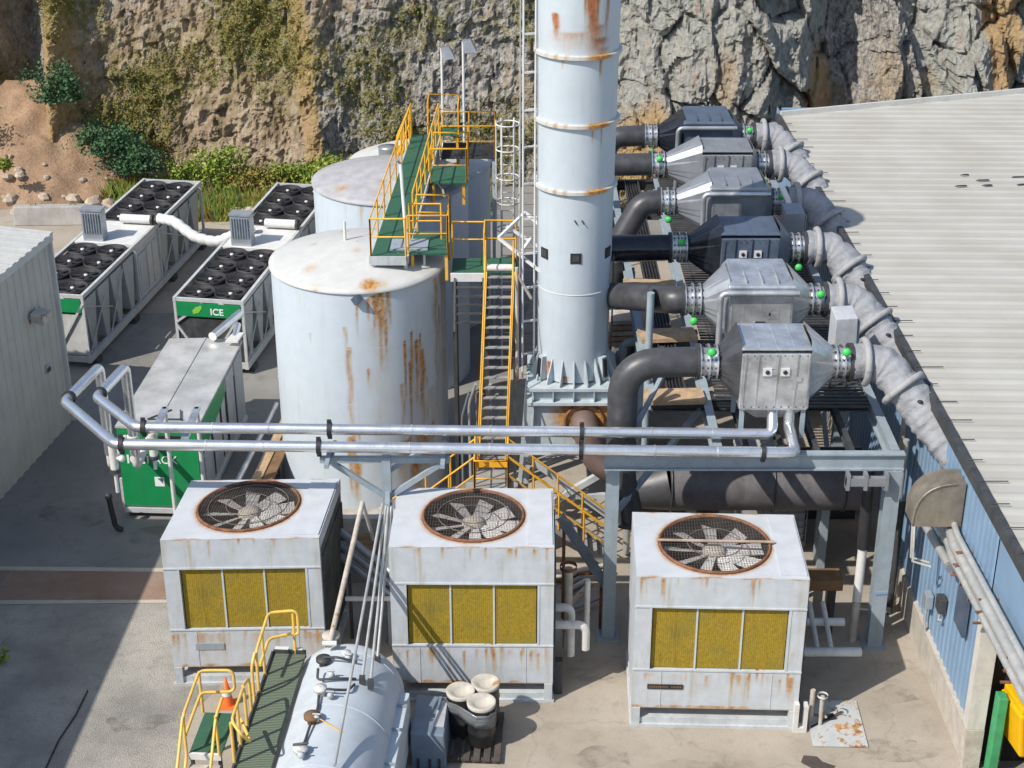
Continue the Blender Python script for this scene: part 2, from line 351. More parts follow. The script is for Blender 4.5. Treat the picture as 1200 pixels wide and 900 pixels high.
        if parent is not None: o.parent = parent
        if label: o['label'] = label
        if bevel:
            b = o.modifiers.new('bevel', 'BEVEL'); b.width = bevel; b.segments = 2; b.limit_method = 'ANGLE'
        return o
def thing(name, label, cat, loc=(0, 0, 0), rotz=0, group=None):
    o = bpy.data.objects.new(name, None); C.objects.link(o); o.location = loc; o.rotation_euler = (0, 0, R(rotz))
    o.empty_display_size = .2
    return tag(o, label, cat, group)
def tag(o, label, cat, group=None):
    o['label'] = label; o['category'] = cat
    if group: o['group'] = group
    return o
def struct(o): o['kind'] = 'structure'; return o
def stuff(o, label, cat): o['kind'] = 'stuff'; o['label'] = label; o['category'] = cat; return o
def fillet(pts, r, n=6):
    pts = [Vector(p) for p in pts]; out = [pts[0]]
    for i in range(1, len(pts) - 1):
        a, p, b = pts[i - 1], pts[i], pts[i + 1]
        u = (a - p); v = (b - p); rr = min(r, u.length * .49, v.length * .49); u.normalize(); v.normalize()
        A, B = p + u * rr, p + v * rr
        for k in range(n + 1):
            t = k / n; out.append(A * (1 - t) ** 2 + p * 2 * t * (1 - t) + B * t * t)
    out.append(pts[-1]); return out
def paint(o, fn, name='rust'):
    me = o.data; n = len(me.vertices); co = np.empty(n * 3); me.vertices.foreach_get('co', co); co = co.reshape(-1, 3)
    at = me.attributes.new(name, 'FLOAT', 'POINT'); at.data.foreach_set('value', np.clip(fn(co), 0, 1).astype(np.float32))
def streak_field(u, z, lst):
    """lst: (u0, ztop, length, width, strength)"""
    out = np.zeros(len(u))
    for u0, zt, ln, w, s in lst:
        t = (zt - z) / ln
        wob = u0 + .25 * w * np.sin(z * 5 + u0 * 7)
        k = s * np.exp(-((u - wob) / w) ** 2) * np.where((t > -.03) & (t < 1), (1 - np.clip(t, 0, 1)) ** .6, 0)
        out = np.maximum(out, k)
    return out
def rail(mb, pts, h=1.05, r=.026, every=1.3, closed=False, mid=True, toe=0):
    """hand rail: posts, top and middle tubes following pts (deck points)"""
    P = [Vector(p) for p in pts]; up = Vector((0, 0, h))
    mb.tube([p + up for p in P], r, 6)
    if mid: mb.tube([p + up * .52 for p in P], r * .85, 6)
    for a, b in zip(P, P[1:]):
        k = max(1, round((b - a).length / every))
        for i in range(k + 1):
            q = a.lerp(b, i / k); mb.tube([q, q + up], r, 6)
        if toe: mb.bar(a + Vector((0, 0, toe / 2)), b + Vector((0, 0, toe / 2)), .012, toe)
def text_mesh(name, body, size, mat, parent, loc, rot, depth=.006, bold=0, label=None):
    cu = bpy.data.curves.new(name, 'FONT'); cu.body = body; cu.size = size; cu.extrude = depth; cu.offset = bold; cu.align_x = 'CENTER'
    t = bpy.data.objects.new(name, cu); C.objects.link(t)
    dg = bpy.context.evaluated_depsgraph_get()
    me = bpy.data.meshes.new_from_object(t.evaluated_get(dg)); bpy.data.objects.remove(t)
    me.name = name; me.materials.clear(); me.materials.append(mat)
    o = bpy.data.objects.new(name, me); C.objects.link(o); o.parent = parent; o.location = loc; o.rotation_euler = rot
    if label: o['label'] = label
    return o
def nz(x, y, z): return noise.noise(Vector((x, y, z)))

# ================================================================ SETTING: ground
def sheet(name, poly, z, mat):
    mb = MB(); mb.add([(x, y, z) for x, y in poly], [tuple(range(len(poly)))]); return struct(mb.build(name, mat))
g = MB(); g.add([(-300, -60, 0), (300, -60, 0), (300, 400, 0), (-300, 400, 0)], [(0, 1, 2, 3)]); struct(g.build('ground', M['yard']))
sheet('gravel_yard', [(-16, 15), (-5.6, 15), (-6.2, 24), (-7.2, 27.0), (-7.35, 28.6), (-6.6, 30.2), (-6.4, 33.4), (-16, 33.2)], .004, M['gravel'])
ap = [(-6.2, 24), (-5.6, 15), (9.75, 15), (9.75, 60), (1.5, 60), (-1.4, 36), (-6.3, 36), (-6.4, 33.4), (-6.6, 30.2), (-7.35, 28.6), (-7.2, 27.0)]
sheet('concrete_apron', ap, .004, M['apron'])
sheet('slab_strip', [(-16, 33.5), (-6.4, 33.55), (-6.4, 34.75), (-16, 34.9)], .004, M['slab'])
sheet('strip_edging', [(-16, 33.25), (-6.4, 33.4), (-6.4, 33.52), (-16, 33.47)], .008, M['kerbline'])
sheet('strip_far_edging', [(-16, 34.92), (-6.4, 34.77), (-6.4, 34.95), (-16, 35.12)], .008, M['kerbline'])
sheet('slab_joints', [(-13.2, 33.6), (-13.14, 33.6), (-12.9, 34.8), (-12.96, 34.8)], .008, M['yard'])
sheet('oil_stain', [(6.22, 27.18), (6.5, 26.9), (6.85, 26.9), (6.95, 27.06), (6.7, 27.2), (6.6, 27.38), (6.32, 27.42)], .008, M['stain'])
sheet('pale_ground', [(-24, 52), (-6.6, 52), (-6.9, 66), (-26, 66)], .004, M['apron'])

# ---------------------------------------------------------------- cliff
X0, X1, ZT = -31.0, 31.0, 16.0
NX, NZ = 700, 150
def base_y(x):
    y = 67.0 + 1.2 * nz(x * .09, 3.1, 0) * 2
    y -= 4.6 * math.exp(-((x - 9.0) / 4.6) ** 2)            # buttress behind the filter row
    y += 3.0 * math.exp(-((x - 14.3) / 1.1) ** 2)           # gully right of it
    y += 4.5 * math.exp(-((x + 22.3) / 1.4) ** 2)           # chute above the earth fan
    y -= 1.6 * math.exp(-((x + 20.1) / .7) ** 2)            # tan rib beside the chute
    y -= 1.1 * math.exp(-((x + 8.6) / .8) ** 2)
    y -= 1.2 * math.exp(-((x - 20) / 2.4) ** 2)
    return y
by = [base_y(X0 + (X1 - X0) * i / NX) for i in range(NX + 1)]
vs_, att = [], {'moss': [], 'ochre': [], 'pale': [], 'brown': []}
def gauss(x, c, w): return math.exp(-((x - c) / w) ** 2)
for j in range(NZ + 1):
    q_ = j / NZ; z = 10.0 * q_ / .82 if q_ < .82 else 10 + (ZT - 10) * (q_ - .82) / .18
    for i in range(NX + 1):
        x = X0 + (X1 - X0) * i / NX
        xs = x + .55 * nz(x * .5, z * .4, 9)
        zs = z + .5 * nz(x * .4, z * .5, 4)
        right = 1 / (1 + math.exp(-(x - 3.5) * 1.2))
        big = .6 * (1 - abs(nz(xs * .33 + z * .08, zs * .13, 1.7)) * 2)
        crack = 1 - abs(nz(xs * .95 + z * .12, zs * .22, 5.2)) * 2
        vd = noise.voronoi(Vector((xs * .62 + z * .1, zs * .36, 2.0)))
        blk = noise.cell(vd[1][0] * 17.3)
        edge = vd[0][1] - vd[0][0]
        vd2 = noise.voronoi(Vector((xs * 1.7, zs * 1.15, 7.0)))
        blk2 = noise.cell(vd2[1][0] * 11.1)
        fine = noise.fractal(Vector((x * 1.4, z * 1.0, 3)), 1.0, 2.1, 5)
        f2_ = noise.fractal(Vector((x * 4.2, z * 3.0, 8)), 1.0, 2.1, 3)
        off = big * (.45 + .6 * right) + (.20 + .25 * right) * crack * abs(crack) + (.11 + .55 * right) * blk + (.15 + .05 * right) * blk2 + .26 * fine + .15 * f2_ - (.12 + .25 * right) * max(0, .10 - edge) / .10
        y = by[i] + z * .30 - off
        vs_.append((x, y, z - .3))
        n1 = nz(x * .22, z * .25, 12); n2 = nz(x * .5, z * .18, 20)
        att['moss'].append(min(1, max(-.4, .16 * (1 - right) + .30 * n1 - .14 * right + .1 * max(0, fine))))
        att['ochre'].append(min(1, max(0, 1.0 * gauss(x, -20.0, .75) + .85 * gauss(x + .12 * z, -8.4, .55) + .6 * gauss(x, 4.4, .9) * max(0, n2 + .6) + .55 * gauss(x, 16.2, 2.2) * max(0.2, .7 + n2) + 1.0 * right * max(0, n2 + .2 * n1 + .05) + .45 * (1 - right) * max(0, n2 - .1) + .3 * gauss(x, -22.5, 3) * (z < 4))))
        att['pale'].append(min(1, max(0, right * (.75 + .5 * n1) * (1 - .75 * gauss(x, 15.5, 1.8)) + .25 * max(0, nz(x * .3, z * .3, 33)))))
        att['brown'].append(min(.6, max(-.3, .28 * gauss(x, -14, 6) - .22 * gauss(x, -3.5, 3.5) + .25 * n2 + .12 + .2 * right * n1)))
fs_ = [(j * (NX + 1) + i, j * (NX + 1) + i + 1, (j + 1) * (NX + 1) + i + 1, (j + 1) * (NX + 1) + i) for j in range(NZ) for i in range(NX)]
cm = MB(); cm.add(vs_, fs_, 0, False)
cl = struct(cm.build('cliff', M['cliff']))
cl.data.polygons.foreach_set('use_smooth', [False] * len(fs_))
for k, v in att.items():
    cl.data.attributes.new(k, 'FLOAT', 'POINT').data.foreach_set('value', np.array(v, np.float32))
cliff_pts = vs_
sheet('cliff_top', [(-60, 69.5), (60, 69.5), (60, 140), (-60, 140)], 15.6, M['yard'])
# earth fan
dm = MB(); nx, ny = 90, 70; dv = []
for j in range(ny + 1):
    for i in range(nx + 1):
        x = -36 + 21.5 * i / nx; y = 59.6 + 11.4 * j / ny
        dd = math.hypot((x + 22.2) * .9, (y - 69.5) * 1.05)
        h = max(0, 4.2 - .60 * dd - .35 * abs(nz(x * .7, y * .15, 6))) + .10 * max(0, 5 - abs(x + 28)) * max(0, (y - 62) / 6)
        h += .24 * noise.fractal(Vector((x * 1.1, y * 1.1, 1)), 1, 2, 5) * min(1, h * 2)
        dv.append((x, y, h - .06))
dm.add(dv, [(j * (nx + 1) + i, j * (nx + 1) + i + 1, (j + 1) * (nx + 1) + i + 1, (j + 1) * (nx + 1) + i) for j in range(ny) for i in range(nx)], 0, True)
struct(dm.build('earth_slope', M['dirt']))
# rocks at its toe
def rock(loc, r, label, seed):
    mb = MB(); rnd = random.Random(seed); mb.sphere((0, 0, 0), r, 8, 0, (1, .8, .7)); 
    mb.v = [tuple(Vector(v) * (1 + .55 * nz(v[0] / r + seed, v[1] / r, v[2] / r))) for v in mb.v]; mb.sm = [False] * len(mb.f)
    o = mb.build('boulder', M['rock']); o.location = loc; o.rotation_euler = (0, 0, seed); return tag(o, label, 'rock', 'loose rocks at the foot of the slope')
rk2 = [(random.uniform(-25, -17.2), random.uniform(62.6, 66)) for _ in range(26)]
for i, (x, y) in enumerate(rk2):
    zz = max(0, 4.2 - .60 * math.hypot((x + 22.2) * .9, (y - 69.5) * 1.05)) + .10 * max(0, 5 - abs(x + 28)) * max(0, (y - 62) / 6)
    o = rock((x, y, zz), random.uniform(.1, .26), 'small brown stone scattered on the bare earth slope', 60 + i); o['group'] = 'stones on the earth slope'
rk = [(-17.6, 63.4, .3, .42), (-16.9, 63.1, .25, .36), (-18.6, 63.7, .3, .34), (-15.6, 63.2, .2, .3), (-19.9, 63.9, .3, .3), (-14.9, 62.8, .15, .26), (-10.8, 61.9, .3, .5), (-10.2, 61.5, .25, .4), (-11.4, 62.2, .2, .3), (-21.2, 63.6, .3, .36)]
for i, (x, y, z, r) in enumerate(rk):
    rock((x, y, z), r, 'pale loose rock fallen at the toe of the earth slope or scrub', i + 1)

# ---------------------------------------------------------------- vegetation
def leaves(mb, c, rad, n, size, rnd, mats=2, up=.35):
    cl_ = [(rnd.gauss(0, .45), rnd.gauss(0, .45), rnd.uniform(-.1, .8)) for _ in range(max(5, n // 60))]
    for _ in range(n):
        k = rnd.choice(cl_); p = Vector((k[0] + rnd.gauss(0, .2), k[1] + rnd.gauss(0, .2), k[2] + rnd.gauss(0, .18)))
        p = Vector((c[0] + p.x * rad[0], c[1] + p.y * rad[1], max(c[2] + .02, c[2] + p.z * rad[2])))
        a = Vector((rnd.gauss(0, 1), rnd.gauss(0, 1), rnd.gauss(0, .7) + up)).normalized(); b = a.cross(Vector((rnd.gauss(0, 1), rnd.gauss(0, 1), rnd.gauss(0, 1)))).normalized()
        L = size * rnd.uniform(.6, 1.5); W = L * .33
        mb.add([p, p + a * L * .5 + b * W, p + a * L, p + a * L * .5 - b * W], [(0, 1, 2, 3)], rnd.randrange(mats))
def bush(x, y, z, r, h, kind, label, n=700, seed=1):
    rnd = random.Random(seed); t = thing('shrub', label, 'shrub', (x, y, z), 0, 'scrub along the foot of the cliff')
    mb = MB(); leaves(mb, (0, 0, 0), (r, r * .8, h), n * 3, .14, rnd); mb.build('foliage', LEAF[kind], t)
    st = MB()
    for k in range(5):
        a = rnd.uniform(0, 6.28); st.tube([(0, 0, -.2), (math.cos(a) * r * .3, math.sin(a) * r * .3, h * .6)], [.05, .015], 5)
    st.build('stem', M['brown'], t)
shr = [(-19.4, 66.0, 3.9, 1.0, 1.5, 'dark', 'dark round shrub highest on the rock beside the tan rib'),
       (-24.2, 66.0, 2.1, 1.5, 1.9, 'dark', 'dark shrub on the earth slope, cut by the left picture edge'),
       (-17.6, 66.0, 1.7, 1.3, 1.2, 'dark', 'dark spreading shrub just right of the earth fan'),
       (-16.3, 65.6, 1.0, 1.1, 1.0, 'dark', 'dark low shrub between earth fan and bright bushes'),
       (-14.2, 65.6, .5, .8, .8, 'bright', 'bright green bush behind the left chiller fans'),
       (-12.6, 65.6, .4, 1.2, 1.5, 'bright', 'tallest bright green bush right of the left chiller'),
       (-9.3, 65.5, .4, 1.1, .85, 'bright', 'bright bush behind gap between the two chillers'),
       (-7.7, 65.2, .4, 1.2, 1.25, 'bright', 'bright bush behind the right chiller fans'),
       (-6.2, 65.0, .4, 1.1, 1.2, 'olive', 'olive bush right beside the grey tank roof'),
       (-10.9, 65.2, .3, 1.2, .7, 'olive', 'dry olive bush between the bright bushes'),
       (-23.2, 62.6, .3, .8, .5, 'dark', 'small dark weed clump at the left end of the barrier'),
       (3.6, 62.6, .5, 1.2, 1.6, 'olive', 'olive bush behind the farthest black ducts'),
       (-21.3, 63.6, 1.7, .4, .35, 'bright', 'tiny green tuft alone on the bare earth slope')]
for i, (x, y, z, r, h, k, lb) in enumerate(shr): bush(x, y, z, r, h, k, lb, 900 if r > .9 else 260, 20 + i)
rnd = random.Random(5); gm = MB()
for _ in range(15000):
    x = rnd.uniform(-17.5, -1); y = rnd.uniform(61.6, 66.3)
    if x < -13.5 and y < 63.4: continue
    if nz(x * .5, y * .5, 2) < -.22: continue
    a = Vector((rnd.gauss(0, .4), rnd.gauss(0, .4), 1)).normalized(); b = Vector((1, rnd.uniform(-.5, .5), 0)) * .06; L = rnd.uniform(.25, .85) * (1 + .5 * max(0, nz(x * .8, y * .8, 40))) * (1 + .8 * max(0, nz(x, y, 0)))
    p = Vector((x, y, 0)); w = nz(x * .6, y * .6, 8)
    gm.add([p - b, p + b, p + a * L], [(0, 1, 2)], (0 if w < -.05 else 1 if w < .15 else 2) if rnd.random() < .7 else rnd.randrange(4))
stuff(gm.build('rough_grass', [LEAF['bright'][0], LEAF['olive'][0], LEAF['olive'][1], LEAF['dark'][1]]), 'rough green and rusty brown ground cover along the cliff foot', 'grass')
gm = MB(); cnt = 0
while cnt < 15000:
    i = rnd.randrange(NX + 1); j = rnd.randrange(4, 120); k = j * (NX + 1) + i
    x, y, z = cliff_pts[k]
    if att['moss'][k] < .17 + rnd.random() * .12 or x > 3: continue
    cnt += 1
    for _ in range(2):
        p = Vector((x + rnd.gauss(0, .12), y - .05, z + rnd.gauss(0, .12))); a = Vector((rnd.gauss(0, .7), -.7, rnd.gauss(.25, .6))).normalized(); b = a.cross(Vector((rnd.gauss(0, 1), rnd.gauss(0, 1), rnd.gauss(0, 1)))).normalized()
        L = rnd.uniform(.05, .14); gm.add([p, p + a * L * .5 + b * L * .3, p + a * L, p + a * L * .5 - b * L * .3], [(0, 1, 2, 3)], rnd.choice((0, 0, 1, 1, 2)))
stuff(gm.build('cliff_plants', [LEAF['olive'][0], LEAF['olive'][1], LEAF['dark'][1]]), 'small olive and brown plants clinging to the left rock face', 'plants')
wm = MB(); leaves(wm, (0, 0, 0), (.35, 1.2, .3), 260, .14, rnd); o = wm.build('weeds', LEAF['bright']); o.location = (-12.6, 30.6, 0)
tag(o, 'green weeds at the shaded left edge of the gravel', 'weeds')

# ================================================================ barrier, shed
t = thing('concrete_barrier', 'low weathered concrete barrier block below the earth slope', 'barrier', (-18.8, 61.5, 0), 2)
b = MB(); b.hexa([(-1.6, -.32, 0), (1.6, -.32, 0), (1.6, .32, 0), (-1.6, .32, 0)], [(-1.6, -.2, .78), (1.6, -.2, .78), (1.6, .2, .78), (-1.6, .2, .78)]); b.build('block', M['concrete'], t, bevel=.04)
b = MB(); [b.tube([(x, 0, .77), (x, 0, .85), (x + .2, 0, .85), (x + .2, 0, .77)], .02, 5) for x in (-.9, .7)]; b.build('lifting_loop', M['rust'], t)

shed = thing('metal_shed', 'beige ribbed metal shed with pale roof edge at the left', 'shed', (0, 0, 0))
def rib_wall(mb, p, q, z0, z1, pitch, depth, nrm, mi=0, rib=.3):
    """vertical trapezoid ribs between plan points p and q"""
    p, q = Vector((*p, 0)), Vector((*q, 0)); L = (q - p).length; u = (q - p) / L; nrm = Vector((*nrm, 0)); n = int(L / pitch); pts = []
    for i in range(n):
        a = i * pitch
        for f_, d_ in ((0, 0), (1 - rib - .12, 0), (1 - rib - .04, depth), (.96, depth)): pts.append(p + u * (a + f_ * pitch) + nrm * d_)
    pts.append(q)
    vs = [(v.x, v.y, z0) for v in pts] + [(v.x, v.y, z1) for v in pts]; k = len(pts)
    mb.add(vs, [(i, i + 1, k + i + 1, k + i) for i in range(k - 1)], mi)
w = MB(); rib_wall(w, (-15.25, 33), (-13.6, 43.5), 0, 6.05, .42, .035, (.99, -.15)); w.build('side_wall', M['shed'], shed)
w = MB(); rib_wall(w, (-13.6, 43.5), (-24.5, 45.2), 0, 6.05, .42, .035, (.15, .99)); w.build('end_wall', M['shed'], shed)
w = MB(); rib_wall(w, (-15.9, 14), (-15.28, 33), 0, 7.6, .42, .035, (.99, -.05)); w.box(-26, -15.3, 32.9, 33.0, 0, 7.6); w.build('near_wall', M['shed'], shed)
w = MB()
for i in range(52):
    a = 33 + i * .205; x = -15.25 + 1.65 * (a - 33) / 10.5 + .12
    if a > 43.55: break
    h = .035 if i % 2 else 0
    w.hexa([(x - 11, a, 7.3 + h), (x, a, 6.02 + h), (x + .032, a + .205, 6.02 + h), (x - 11, a + .205, 7.3 + h)], [(x - 11, a, 7.34 + h), (x, a, 6.09 + h), (x + .032, a + .205, 6.09 + h), (x - 11, a + .205, 7.34 + h)])
w.hexa([(-27, 13.8, 7.6), (-15.7, 13.8, 7.6), (-15.05, 33.1, 7.6), (-27, 33.1, 7.6)], [(-27, 13.8, 8.3), (-15.7, 13.8, 7.7), (-15.05, 33.1, 7.7), (-27, 33.1, 8.3)])
w.build('roof', M['shedtrim'], shed)
w = MB(); w.bar((-13.56, 43.56, 0), (-13.56, 43.56, 6.03), .14, .14); w.bar((-15.2, 33, 5.98), (-13.5, 43.6, 5.98), .1, .2); w.build('corner_flashing', M['shedtrim'], shed)
w = MB(); w.box(-.04, .06, -.14, .14, -.13, .13, 0); w.box(.06, .09, -.10, .10, -.10, .02, 1); o = w.build('switch_box', [M['stainless'], M['darksteel']], shed); o.location = (-13.78, 42.4, 2.3); o.rotation_euler = (0, 0, R(-9))
t = thing('wall_floodlight', 'rusty brown floodlight on a bracket on the beige shed wall', 'light', (-13.85, 41.9, 4.25), -9)
b = MB(); b.hexa([(.12, -.3, -.12), (.5, -.3, -.22), (.5, .3, -.22), (.12, .3, -.12)], [(.12, -.3, .12), (.5, -.3, .02), (.5, .3, .02), (.12, .3, .12)]); b.build('lamp_head', M['rustpaint'], t)
b = MB(); b.tube([(-.02, -.2, -.3), (.1, -.2, -.05), (.3, -.2, .0)], .03, 6); b.tube([(-.02, .2, -.3), (.1, .2, -.05), (.3, .2, 0)], .03, 6); b.build('bracket', M['rust'], t)

# ================================================================ BLUE BUILDING (right)
bb = thing('industrial_building', 'long blue clad building with cream ribbed metal roof', 'building', (0, 0, 0))
w = MB(); rib_wall(w, (9.78, 57), (9.78, 27.25), .9, 6.2, .3, .03, (-1, 0), rib=.35); w.build('blue_wall', M['blue'], bb)
w = MB(); w.box(9.66, 9.85, 27.25, 57, 0, .9); w.build('plinth', M['plinth'], bb)
w = MB(); w.box(9.60, 9.98, 26.96, 27.24, 1.05, 4.0); w.build('door_jamb', M['door_post'], bb)
w = MB(); w.box(9.62, 9.98, 26.94, 27.24, 0, 1.04); w.build('jamb_foot', M['rustpaint'], bb)
w = MB(); w.box(9.8, 9.9, 18, 27.24, 4.0, 6.15); w.build('lintel_wall', M['blue'], bb)
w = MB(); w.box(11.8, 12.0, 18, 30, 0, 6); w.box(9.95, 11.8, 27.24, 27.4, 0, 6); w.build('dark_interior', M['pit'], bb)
# roof with ribs running up from the eave
w = MB(); ys, prof = 20.0, []
while ys < 58.5:
    prof += [(ys, 0), (ys + .26, 0), (ys + .35, .022), (ys + .43, .03), (ys + .51, .022), (ys + .58, 0)]; ys += .6
xe, xr, sl = 9.62, 40.0, .008
def far(x): return 55.0 + (x - 9.6) * .30
k = len(prof)
for xa, xb in [(xe + (xr - xe) * i / 30, xe + (xr - xe) * (i + 1) / 30) for i in range(30)]:
    vv = []
    for y, h in prof:
        for x in (xa, xb):
            vv.append((x, min(y - (x - xe) * .045, far(x)), 6.34 + (x - xe) * sl + h))
    w.add(vv, [(2 * i, 2 * i + 1, 2 * i + 3, 2 * i + 2) for i in range(k - 1)])
w.build('ribbed_roof', M['roof'], bb)
w = MB(); w.box(9.44, 9.61, 20, 55.2, 6.16, 6.40); w.build('gutter', M['darksteel'], bb)
w = MB(); w.bar((9.6, 55.05, 6.4), (40, far(40) + .05, 6.66), .12, .25); w.build('verge_trim', M['shedtrim'], bb)
w = MB(); w.box(9.9, 40, 56.5, 56.7, 0, 6.2); w.build('far_wall', M['blue'], bb)
w = MB()
for i in range(34):
    y = 23.5 + i * .92
    w.tube([(9.5, y, 6.41), (9.62 + random.uniform(.1, .5), y - .03, 6.425)], .013, 5)
w.build('gutter_bracket', M['darksteel'], bb)
w = MB()
for x, y, l_ in ((13.75, 46.9, .4), (14.6, 46.95, .35), (14.55, 47.45, .45), (15.75, 47.75, .8), (15.7, 47.0, .35), (14.2, 48.0, .3), (17.1, 47.9, .4)):
    z = 6.34 + (x - xe) * sl + .046; w.hexa([(x, y, z), (x + l_, y + .05, z), (x + l_ * .9, y + .13, z), (x + .1, y + .07, z)], [(x, y, z + .02), (x + l_, y + .05, z + .03), (x + l_ * .9, y + .13, z + .02), (x + .1, y + .07, z + .03)])
w.build('roof_debris', M['darksteel'], bb, 'scattered dark debris strips on the roof')
t = thing('vent_hood', 'brown quarter round vent hood on the blue wall', 'vent hood', (9.74, 29.6, 4.5))
b = MB(); n = 16; prof = [(-1.05, -.05)] + [(-1.05 * math.cos(a) ** .7, 1.0 * math.sin(a) ** .75) for a in [math.pi / 2 * i / n for i in range(n)]] + [(0, 1.0), (0, -.05)]
for y0 in (0, .7):
    b.add([(x, y0, z) for x, z in prof], [tuple(range(len(prof))) if y0 else tuple(reversed(range(len(prof))))])
for (xa, za), (xb, zb) in zip(prof[:-1], prof[1:]): b.add([(xa, 0, za), (xb, 0, zb), (xb, .7, zb), (xa, .7, za)], [(0, 1, 2, 3)], 0, True)
b.build('hood_shell', M['hood'], t); b = MB(); b.tube([(x - .01, -.01, z + .01) for x, z in prof[1:-2]], .022, 6); b.build('rim', M['hood'], t)
b = MB(); [b.tube([(-.88, y, -.08), (-.82, y, -1.2), (-.4, y, -1.35)], .03, 6) for y in (.45, .62)]; b.build('strut', M['whitedirty'], t)
for i, (y, z, lb) in enumerate(((30.85, 1.75, 'small grey meter box with a cable on the blue wall, the larger one'), (29.85, 2.3, 'small dark meter box on the blue wall, nearer the door'))):
    t = thing('meter_box', lb, 'box', (9.72, y, z), 0, 'boxes on the blue wall')
    b = MB(); b.box(-.18, 0, -.16, .16, -.18, .18); b.build('case', M['stainless'] if i == 0 else M['darksteel'], t, bevel=.02)
    b = MB(); b.tube([(-.09, 0, -.18), (-.09, .05, -.5), (-.07, -.05, -.9 if i == 0 else -.4)], .035, 6); b.build('cable', M['wallpipe'], t)
for i, (dx, z0, r, lb) in enumerate(((0, 3.95, .085, 'lowest grey pipe running along the blue wall to the corner'), (.02, 4.25, .12, 'thick middle grey pipe along the blue wall'), (.05, 4.5, .07, 'thin upper grey pipe along the blue wall'))):
    t = thing('wall_pipe', lb, 'pipe', (9.5 + dx, 26, z0), 0, 'grey pipes along the blue wall')
    b = MB(); b.tube(fillet([(.15, 4.4, 0), (0, 3.2, 0), (.0, -6, .35)], .2), r, 12); b.build('run', M['wallpipe'], t)
    b = MB(); [b.box(-.16, .28, y - .03, y + .03, -r - .03, -r) for y in (2.6, .8, -1.2)]; b.build('bracket', M['rust'], t)
t = thing('pipe_stub', 'pair of grey capped pipes under the brown hood', 'pipe', (9.5, 30.2, 3.6))
b = MB(); b.tube([(0, 1.6, -.2), (0, -1.0, .1)], .1, 10); b.build('run', M['wallpipe'], t)
b = MB(); b.tube([(.08, 1.6, .1), (.08, -1.3, .4)], .08, 10); b.build('thin_run', M['wallpipe'], t)
b = MB(); b.tube([(0, -1.0, .1), (0, -1.12, .11)], .12, 10); b.build('cap', M['alu'], t)
t = thing('blue_panel', 'dark blue shutter panel hanging below the wall pipes', 'panel', (9.7, 28.5, 3.0))
b = MB(); b.box(-.08, 0, -.35, .35, -.45, .45); b.build('leaf', M['navy'], t)
b = MB(); b.tube([(-.05, -.3, .45), (-.05, -.3, .8)], .02, 6); b.tube([(-.05, .3, .45), (-.05, .3, .8)], .02, 6); b.build('hanger', M['rust'], t)
o = MB().box(-.1, .1, -.15, .15, 0, 2.1).build('green_post', M['greenpost'], bevel=.02); o.location = (10.16, 26.75, 0); tag(o, 'worn green guard post inside the doorway of the blue building', 'post')
t = thing('yellow_machine', 'yellow machine housing on a leg, cut by the right edge', 'machine', (10.8, 26.7, 0), 8)
b = MB(); b.hexa([(-.35, -.45, .9), (.7, -.45, .75), (.7, .45, .75), (-.35, .45, .9)], [(-.5, -.5, 2.0), (.7, -.5, 2.0), (.7, .5, 2.0), (-.5, .5, 2.0)]); b.build('housing', M['machine'], t, bevel=.06)
b = MB(); b.box(-.45, .68, -.45, .45, 2.0, 2.16); b.build('cover', M['machine'], t, bevel=.03)
b = MB(); b.tube([(.2, 0, 0), (.2, 0, .85)], .14, 10); b.build('leg', M['wallpipe'], t)
b = MB(); b.tube([(-.15, -.2, 2.14), (-.15, -.2, 2.6)], .035, 6); b.build('lever', M['wallpipe'], t)

